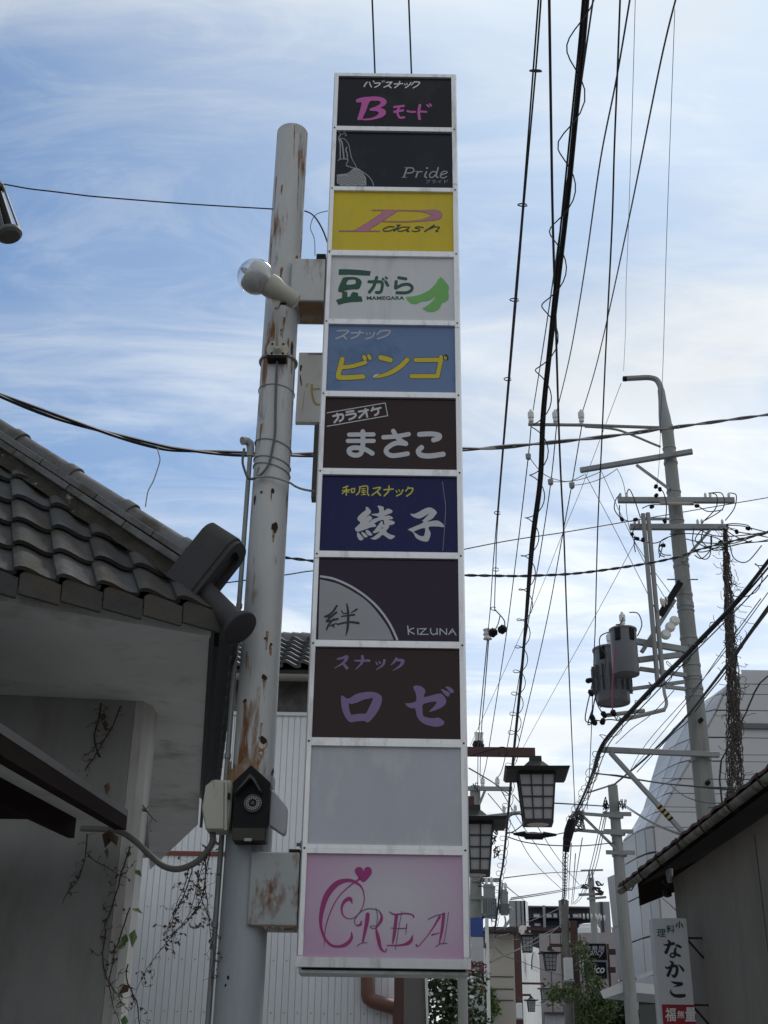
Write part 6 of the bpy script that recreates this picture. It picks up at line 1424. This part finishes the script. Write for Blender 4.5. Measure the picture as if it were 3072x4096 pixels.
for k, (x, y, c) in enumerate(((570,470,'B6'),(482,1360,'B6'),(428,1990,'B6'),(48,180,'B1'),(22,600,'B1'),(281,305,'B7'),(268,760,'B7'),(250,1075,'B7'))):
    Yk = 5.7 + k * 1.35; q_ = A(c, x, y, Yk)
    tag(MB().tube([q_ + Vector((.036 * math.cos(a) * (1 if k % 2 else 1.1), .025 * math.sin(a), .034 * math.sin(a))) for a in [R(30 + 30 * j) for j in range(11)]], .0055, 5).build('ring_spacer', M_cable), 'small dark ring holding the paired wire together, number %s down from the top' % ('one two three four five six seven eight'.split()[k]), 'ring', 'ring spacers on the paired wire')
wire('single black cable left of the spiral bundle, crossing it low down', [('B6',658,-40),('B6',672,900),('B6',683,1500),('B1',350,0),('B1',365,500),('B1',380,850),('B1',395,1130),('B1',415,1700),('B3',1150,0),('B3',1185,800)], (5.5, 30), .010)
main_pts = [('B6',905,-60),('B6',875,300),('B6',825,800),('B6',765,1400),('B1',308,0),('B1',268,400),('B1',250,800),('B1',200,1200),('B7',500,1300),('B7',455,1800),('B3',590,400),('B3',545,900),('B3',505,1300),('B4',385,50),('B4',365,300),('B4',330,560)]
for k, (dx, r_) in enumerate(((-20, .007), (0, .013), (15, .010))):
    o, cpath = wire(('left thin strand of the thick spiral bundle', 'thick middle cable of the spiral bundle', 'right strand of the thick spiral bundle')[k], [(c, x + dx * (1 if c == 'B6' else .6 if c == 'B1' else .35), y) for c, x, y in main_pts], (5.2, 27.5), r_)
    if k == 1: mainc = cpath
fine_ = []; acc = 0
for a, b in zip(mainc[:-1], mainc[1:]):
    k = max(1, int((b - a).length / .035)); fine_ += [a.lerp(b, j / k) for j in range(k)]
o = []
for i, p_ in enumerate(fine_):
    d = (fine_[min(i + 1, len(fine_) - 1)] - fine_[max(i - 1, 0)]).normalized(); u_ = d.cross(Vector((0, 0, 1))).normalized(); v_ = d.cross(u_)
    if i: acc += (p_ - fine_[i - 1]).length
    a = 2 * math.pi * acc / .62; o.append(p_ + u_ * (.074 * math.cos(a)) - u_ * .02 + v_ * (.074 * math.sin(a)) )
tag(MB().tube(o, .0048, 5).build('spiral_hanger', M_cable), 'thin wire coiled in a long spiral around the thick cable bundle', 'wire')
wire('black wire to the right of the spiral bundle, passing left of the transformers', [('B6',1130,-40),('B6',1110,500),('B6',1090,1000),('B6',1075,1500),('B1',655,0),('B1',630,560),('B1',605,1100),('B1',590,1700),('B7',1060,1400),('B7',1030,2212),('B3',1300,800)], (6, 26), .0075)
wire('wire from overhead to the left insulator of the top arm', [('S',2375,-20),('S',2243,904),('S',2186,1300),('B1',205,372)], (7, 17.4), .0085)
wire('wire from overhead to the middle insulator of the top arm', [('B6',1198,-30),('B6',1105,520),('B6',1000,1050),('B6',900,1750),('B1',440,0),('B1',352,375)], (7, 17.4), .0085)
wire('wire from overhead to the right insulator of the top arm', [('B6',1504,-30),('B6',1400,400),('B6',1190,1440),('B1',620,0),('B1',512,378)], (7, 17.4), .0085)
wire('wire leading on from the left insulator down the lane', [('B1',193,465),('B1',175,660),('B1',120,1130),('B7',450,520),('B7',350,1300),('B7',210,2212),('B3',310,505)], (17.4, 27.8), .0095)
wire('wire leading on from the middle insulator down the lane', [('B1',350,470),('B1',315,815),('B1',250,1250),('B7',560,1000),('B7',355,2212),('B3',450,505)], (17.4, 27.8), .0095)
wire('wire leading on from the right insulator down the lane', [('B1',505,475),('B1',445,830),('B1',390,1130),('B1',285,1700),('B7',440,2212),('B3',620,290),('B3',575,560)], (17.4, 29), .0095)
for x, y, lb in ((175, 660, 'left'), (313, 817, 'middle'), (445, 838, 'right')):
    tag(MB().lathe(A('B1', x, y, 17.9), (0, 0, 1), [(.012, -.07), (.045, -.04), (.05, .04), (.016, .06)], 10).build('branch_clamp', M_galv), 'small round branch clamp on the %s insulator wire' % lb, 'clamp', 'branch clamps')
for k, lp in enumerate(([(185,670),(260,760),(340,800),(430,812),(520,772)], [(320,815),(420,815),(520,795),(622,755)], [(450,838),(540,825),(640,790),(722,738)])):
    wire(('left', 'middle', 'right')[k] + ' slack jumper wire hanging under the slanted crossarm', [('B1', x, y) for x, y in lp], (17.8, 18.5), .007)
wire('hair thin wire from the sky to the bent pole top', [('B6',1230,-20),('B6',1210,700),('B6',1182,1560),('B6',1168,1900),('B6',1166,2157),('B1',765,130)], (9, 17.4), .0035)
wire('hair thin wire from the sky down to the utility pole shaft', [('B6',1492,60),('B6',1440,1500),('B1',1012,0),('B1',1000,300),('B1',985,700),('B1',970,845)], (10, 17.2), .004)
wire('thin stay wire slanting down left from the bent pole top', [('B1',750,205),('B1',520,815),('B1',390,1130),('B7',560,1080),('B7',60,2180)], (17.4, 27), .005)
wire('thin wire slanting from the slanted crossarm past the conduits', [('B1',525,765),('B1',700,1090),('B1',910,1500),('B2',760,100)], (18.5, 17), .0055)
wire('second thin wire from the slanted crossarm to the switches', [('B1',625,745),('B1',830,1180),('B1',1050,1500)], (18.3, 17.1), .0055)
wire('third thin wire from the slanted crossarm to the lower arm', [('B1',725,735),('B1',770,850),('B1',812,1140),('B1',1000,1500),('B2',900,60)], (18.1, 17.1), .0055)
wire('faint wire rising from the far left to the transformer arm', [('B1',830,1200),('B1',560,1700),('B7',700,1800),('B7',430,2300)], (17.4, 28), .005)
# across the lane
wire('thick black cable sweeping from the upper left behind the post to the right', [('A5',-60,85),('A5',250,205),('A5',560,305),('A5',840,380),('A5',1000,402),('A5',1290,420),('A5',1659,424),('S',1560,1806),('S',1840,1798),('B1',0,603),('B1',630,540),('B1',1000,490),('B1',1680,398)], (6.4, 13), .0145, strands=2, pitch=1.6, n=6)
wire('short tie of thin wire hanging from the thick black cable', [('A5',842,375),('A5',838,400),('A5',848,440),('A5',845,470),('A5',815,560),('A5',785,620),('A5',772,700)], (7.0, 7.1), .004, M_galv)
wire('thin cross wire behind the sign rising to the right edge', [('A5',1000,1130),('A5',1510,1062),('A5',1659,1040),('S',1560,2255),('B1',0,1190),('B1',390,1130),('B1',860,1050),('B1',1680,910)], (14, 20), .009)
wire('twisted black service cable crossing behind the sign to the utility pole', [('A3',-200,30),('A3',0,66),('A3',210,92),('S',1560,2290),('B1',0,1398),('B1',250,1395),('B1',500,1380),('B1',860,1330),('B1',1100,1282),('B1',1270,1225),('B1',1659,1132)], (15, 17), .0145, strands=2, pitch=.42)
wire('thin lower cross wire seen left of the sign', [('A3',-260,230),('A3',0,205),('A3',205,172),('S',1500,2270)], (15, 16), .006)
wire('thin black cable from the left lamp to the rusty post', [('U1',-40,545),('U1',200,592),('U1',500,645),('U1',900,692),('U1',1300,742),('U1',1659,780),('S',740,815),('S',1090,836)], (6.6, 7.3), .0055, n=5)
for x, lb in ((1488, 'left'), (1634, 'right')):
    wire('%s of the two guy wires rising from the top of the tall sign' % lb, [('S',x,-30),('S',x + 12,294)], (6.7, 7.4), .0075)
# heavy diagonal cables at the lower right
dg = [('S',3110,2195),('B2',1410,0),('B2',1000,430),('B2',700,730),('B2',400,1060),('B2',295,1215),('B2',240,1400),('B2',150,1620),('B2',60,1790)]
wire('thickest black diagonal cable bundle at the lower right', dg, (12, 13, 14.2, 15.4, 16.8, 17.2, 19, 22, 25), .023)
wire('second strand hugging the thick diagonal bundle', [(c, x + 14, y + 14) for c, x, y in dg], (12, 13, 14.2, 15.4, 16.8, 17.2, 19, 22, 25), .012)
wire('wavy thin lead lashed below the thick diagonal bundle', [(c, x + 34 + (8 if i % 2 else -6), y + 30) for i, (c, x, y) in enumerate(dg)], (12, 13, 14.2, 15.4, 16.8, 17.2, 19, 22, 25), .008)
dc = wpath(dg, (12, 13, 14.2, 15.4, 16.8, 17.2, 19, 22, 25)); fine_ = []
for a, b in zip(dc[:-1], dc[1:]):
    k = max(1, int((b - a).length / .04)); fine_ += [a.lerp(b, j / k) for j in range(k)]
o = []; acc = 0; random.seed(12); ph = 0
for i, p_ in enumerate(fine_):
    d = (fine_[min(i + 1, len(fine_) - 1)] - fine_[max(i - 1, 0)]).normalized(); u_ = d.cross(Vector((0, 0, 1))).normalized(); v_ = d.cross(u_)
    ph += .5 + random.uniform(-.15, .15); rr = .075 + .03 * math.sin(i * .13)
    o.append(p_ + u_ * rr * math.cos(ph) + v_ * rr * math.sin(ph))
tag(MB().tube(o, .0055, 4).build('spiral_hanger', M_cable), 'untidy spiral wire wound around the thick diagonal bundle', 'wire')
wire('thick diagonal cable below the bundle running to the short pole top', [('S',3110,2385),('B2',1659,60),('B2',1300,560),('B2',1000,940),('B2',700,1250),('B2',430,1480)], (12, 25.2), .020)
wire('wavy wire wrapped under the lower thick diagonal cable', [('B2',1659,90),('B2',1480,330),('B2',1310,590),('B2',1150,790),('B2',1010,980),('B2',880,1090),('B2',720,1260),('B2',600,1390)], (12.4, 24), .009)
wire('grey cable bowing down from the short pole to the spiral lines', [('B2',430,1482),('B2',330,1515),('B2',205,1555)], (25.2, 23), .018)
for k, (pts, Ys) in enumerate(((([('B2',1600,-10),('B2',1300,400),('B2',1000,830),('B2',560,1370)]), (12, 24)), (([('B2',1659,-60),('B2',1200,560),('B2',700,1130),('B2',540,1390)]), (13, 24)), (([('B2',430,1160),('B2',560,1040),('B2',720,920),('B2',900,730)]), (19, 16)))):
    wire(('first', 'second', 'third')[k] + ' hair thin diagonal wire among the heavy cables', pts, Ys, .006)
wire('black horizontal drop cable with a coiled splice at the utility pole', [('B2',265,1400),('B2',430,1420),('B2',600,1450),('B2',850,1485),('B2',1070,1505),('B2',1240,1522),('B2',1659,1548)], (19.5, 15), .013)
wire('second horizontal drop cable just above the black one', [('B2',265,1405),('B2',450,1415),('B2',640,1452),('B2',900,1488),('B2',1240,1512),('B2',1659,1508)], (19.5, 15), .008)
for k, y in enumerate((1248, 1445, 1675)):
    wire(('upper', 'middle', 'lower')[k] + ' hair thin level wire in front of the pale panels', [('B2',800 if k else 1260,y - 6),('B2',1240,y),('B2',1700,y + 4)], (18.5, 16), .005)
wire('pair of sagging wires from the short pole down to the red eave', [('B2',480,1640),('B2',700,1780),('B2',900,1870),('B2',1050,1900)], (25.2, 13), .010)
wire('lower of the sagging wires from the short pole to the red eave', [('B2',490,1660),('B2',720,1800),('B2',930,1890),('B2',1060,1920)], (25.2, 13), .009)
wire('dangling broken wire with dry leaves by the utility pole', [('B2',870,1490),('B2',950,1560),('B2',1050,1610),('B2',1200,1640),('B2',1500,1630)], (18, 15), .008)
wire('thin wire hanging in front of the white wall to the narrow sign', [('B5',620,1095),('B5',690,1180),('B5',780,1260),('B5',860,1340)], (12, 9.2), .005)
# closure boxes and far wires
cl = thing('cable_closure', 'long black cable splice box hanging over the lane', 'cable box', tuple(A('B3', 1110, 1150, 24)))
MB().tube([A('B3', 1150, 900, 24), A('B3', 1130, 1000, 24), A('B3', 1110, 1090, 24)], [.07, .10, .09], 10).build('body', M_black, cl)
MB().tube([A('B3', 1112, 1070, 25), A('B3', 1098, 1200, 25)], [.09, .07], 10).build('body', M_black, cl)
c2 = thing('splice_case', 'flat black splice case strung between the lanterns and the short pole', 'cable box', tuple(A('B3', 800, 1085, 22)))
a, b = A('B3', 705, 1018, 22), A('B3', 895, 1082, 22); MB().box((a.x, 21.95, b.z), (b.x, 22.1, a.z)).build('body', M_black, c2, bevel=.03)
MB().lathe(A('B3', 895, 1040, 22), (1, 0, 0), [(.06, -.02), (.02, .22)], 8).build('end_boot', M_black, c2)
MB().lathe(A('B3', 705, 1035, 22), (-1, 0, 0), [(.06, -.02), (.02, .2)], 8).build('end_boot', M_black, c2)
wire('upper wire carrying the flat splice case', [('B3',540,1018),('B3',670,1028),('B3',800,1018),('B3',950,1042),('B3',1090,1020)], (22, 24), .011)
wire('sagging wire below the flat splice case', [('B3',545,1060),('B3',700,1108),('B3',900,1135),('B3',1100,1145),('B3',1300,1142),('B3',1560,1115)], (22, 25.4), .011)
wire('spiral cable dropping from the splice box to the far pole', [('B3',1098,1190),('B3',1092,1300),('B3',1090,1450),('B3',1085,1600),('B4',1025,290)], (25, 39.8), .02)
random.seed(77)
hp = wpath([('B3',1098,1190),('B3',1092,1300),('B3',1090,1450),('B3',1085,1600),('B4',1025,290)], (25, 39.8)); fine_ = []
for a, b in zip(hp[:-1], hp[1:]):
    k = max(1, int((b - a).length / .07)); fine_ += [a.lerp(b, j / k) for j in range(k)]
tag(MB().tube([p_ + Vector((.06 * math.cos(i * .55), 0, .07 * math.sin(i * .55))) for i, p_ in enumerate(fine_)], .009, 4).build('spiral_hanger', M_cable), 'loose coil around the cable dropping to the far pole', 'wire')
far = [([(1190,1220),(1170,1500),(1150,1700)], 26, 52), ([(1255,1070),(1200,1400),(1165,1690)], 26, 52), ([(1440,870),(1330,1350),(1240,1600),(1160,1700)], 26, 52), ([(1465,870),(1360,1330),(1260,1610),(1180,1700)], 26, 52), ([(1480,870),(1390,1320),(1270,1620)], 26, 52), ([(1150,1120),(1130,1450),(1125,1650)], 25, 52),
       ([(490,630),(640,880),(860,1200),(1080,1480)], 27, 50), ([(600,660),(800,920),(1000,1230),(1230,1520)], 27, 50), ([(360,650),(560,900),(780,1280),(1060,1560)], 27, 50), ([(500,1500),(620,1600),(740,1690)], 28, 60), ([(580,1640),(900,1590),(1240,1530)], 28, 52), ([(570,1655),(900,1605),(1230,1545)], 28, 52), ([(510,1450),(900,1405),(1310,1385)], 28, 52), ([(980,740),(1200,752),(1450,768)], 20, 25), ([(180,410),(400,540),(560,660)], 20, 28), ([(560,870),(640,840),(720,900),(620,1000),(540,1030)], 26, 26)]
nm_ = 'first second third fourth fifth sixth seventh eighth ninth tenth eleventh twelfth thirteenth fourteenth fifteenth sixteenth'.split()
for k, (pp, a, b) in enumerate(far): wire('%s of the faint far wires fanning out above the lane end' % nm_[k], [('B3', x, y) for x, y in pp], (a, b), .011 if k < 9 else .013)
low = [([(230,950),(300,880),(420,820),(600,740),(800,620),(1000,520)], 24, 40), ([(340,560),(600,500),(820,420),(990,340)], 26, 40), ([(290,890),(560,770),(760,690),(920,580),(1010,500)], 24, 40), ([(330,640),(470,600),(600,560)], 26, 40), ([(320,720),(420,820),(560,870),(800,960),(1035,1030)], 26, 40), ([(330,630),(450,660),(600,655)], 26, 40), ([(560,1250),(760,1330),(900,1300),(1000,1250)], 40, 48), ([(300,1450),(420,1410),(540,1390)], 30, 46), ([(250,1395),(400,1370),(540,1355)], 30, 46), ([(230,945),(310,840),(330,700),(310,600)], 24, 25), ([(860,1110),(980,1100),(1085,1090)], 46, 40)]
for k, (pp, a, b) in enumerate(low): wire('%s of the low service wires crossing the far lane' % nm_[k], [('B4', x, y) for x, y in pp], (a, b), .010 if k < 4 else .008)
tr = [([(215,420),(170,520),(215,580),(290,560)], .03), ([(430,420),(440,480),(420,560)], .018), ([(470,330),(510,360),(490,450),(420,540)], .03), ([(290,260),(292,400),(300,480)], .014), ([(130,480),(180,540),(230,575)], .025)]
for k, (pp, r_) in enumerate(tr): MB().tube(spline([A('B4', x, y, Y3 - .9) for x, y in pp], 6), r_, 6).build('cable_tail', (M_cable, M_galv, M_grey, mat('blue_cable', (.05, .12, .25), .5), M_galv)[k], p3)
random.seed(55)
for k in range(26):
    cx, cy = random.choice([(400,1100),(420,1210),(410,1000),(240,600),(250,1400),(290,1480),(440,1200)])
    pts = [A('B3', cx + random.uniform(-30, 40), cy + random.uniform(-60, 60), Y3 - .4 + random.uniform(-.2, .2)) for _ in range(3)]
    MB().tube(spline(pts, 4), .014, 4).build('jumper_wire', M_cable, p3)
for k in range(18):
    t = k / 17; x, y = 100 + 0 * t, 1600
    pts = [A('B2', 60 + random.uniform(-20, 120), 1720 + random.uniform(-30, 160), 25 + random.uniform(-.3, .3)) for _ in range(3)]
    MB().tube(spline(pts, 4), .013, 4).build('jumper_wire', M_cable, p2)
wire('curled loose wire end standing off the lantern arm', [('B3',185,296),('B3',330,250),('B3',480,212),('B3',535,225),('B3',545,262),('B3',520,290),('B3',480,285),('B3',462,258)], (14.3, 14.3), .009)
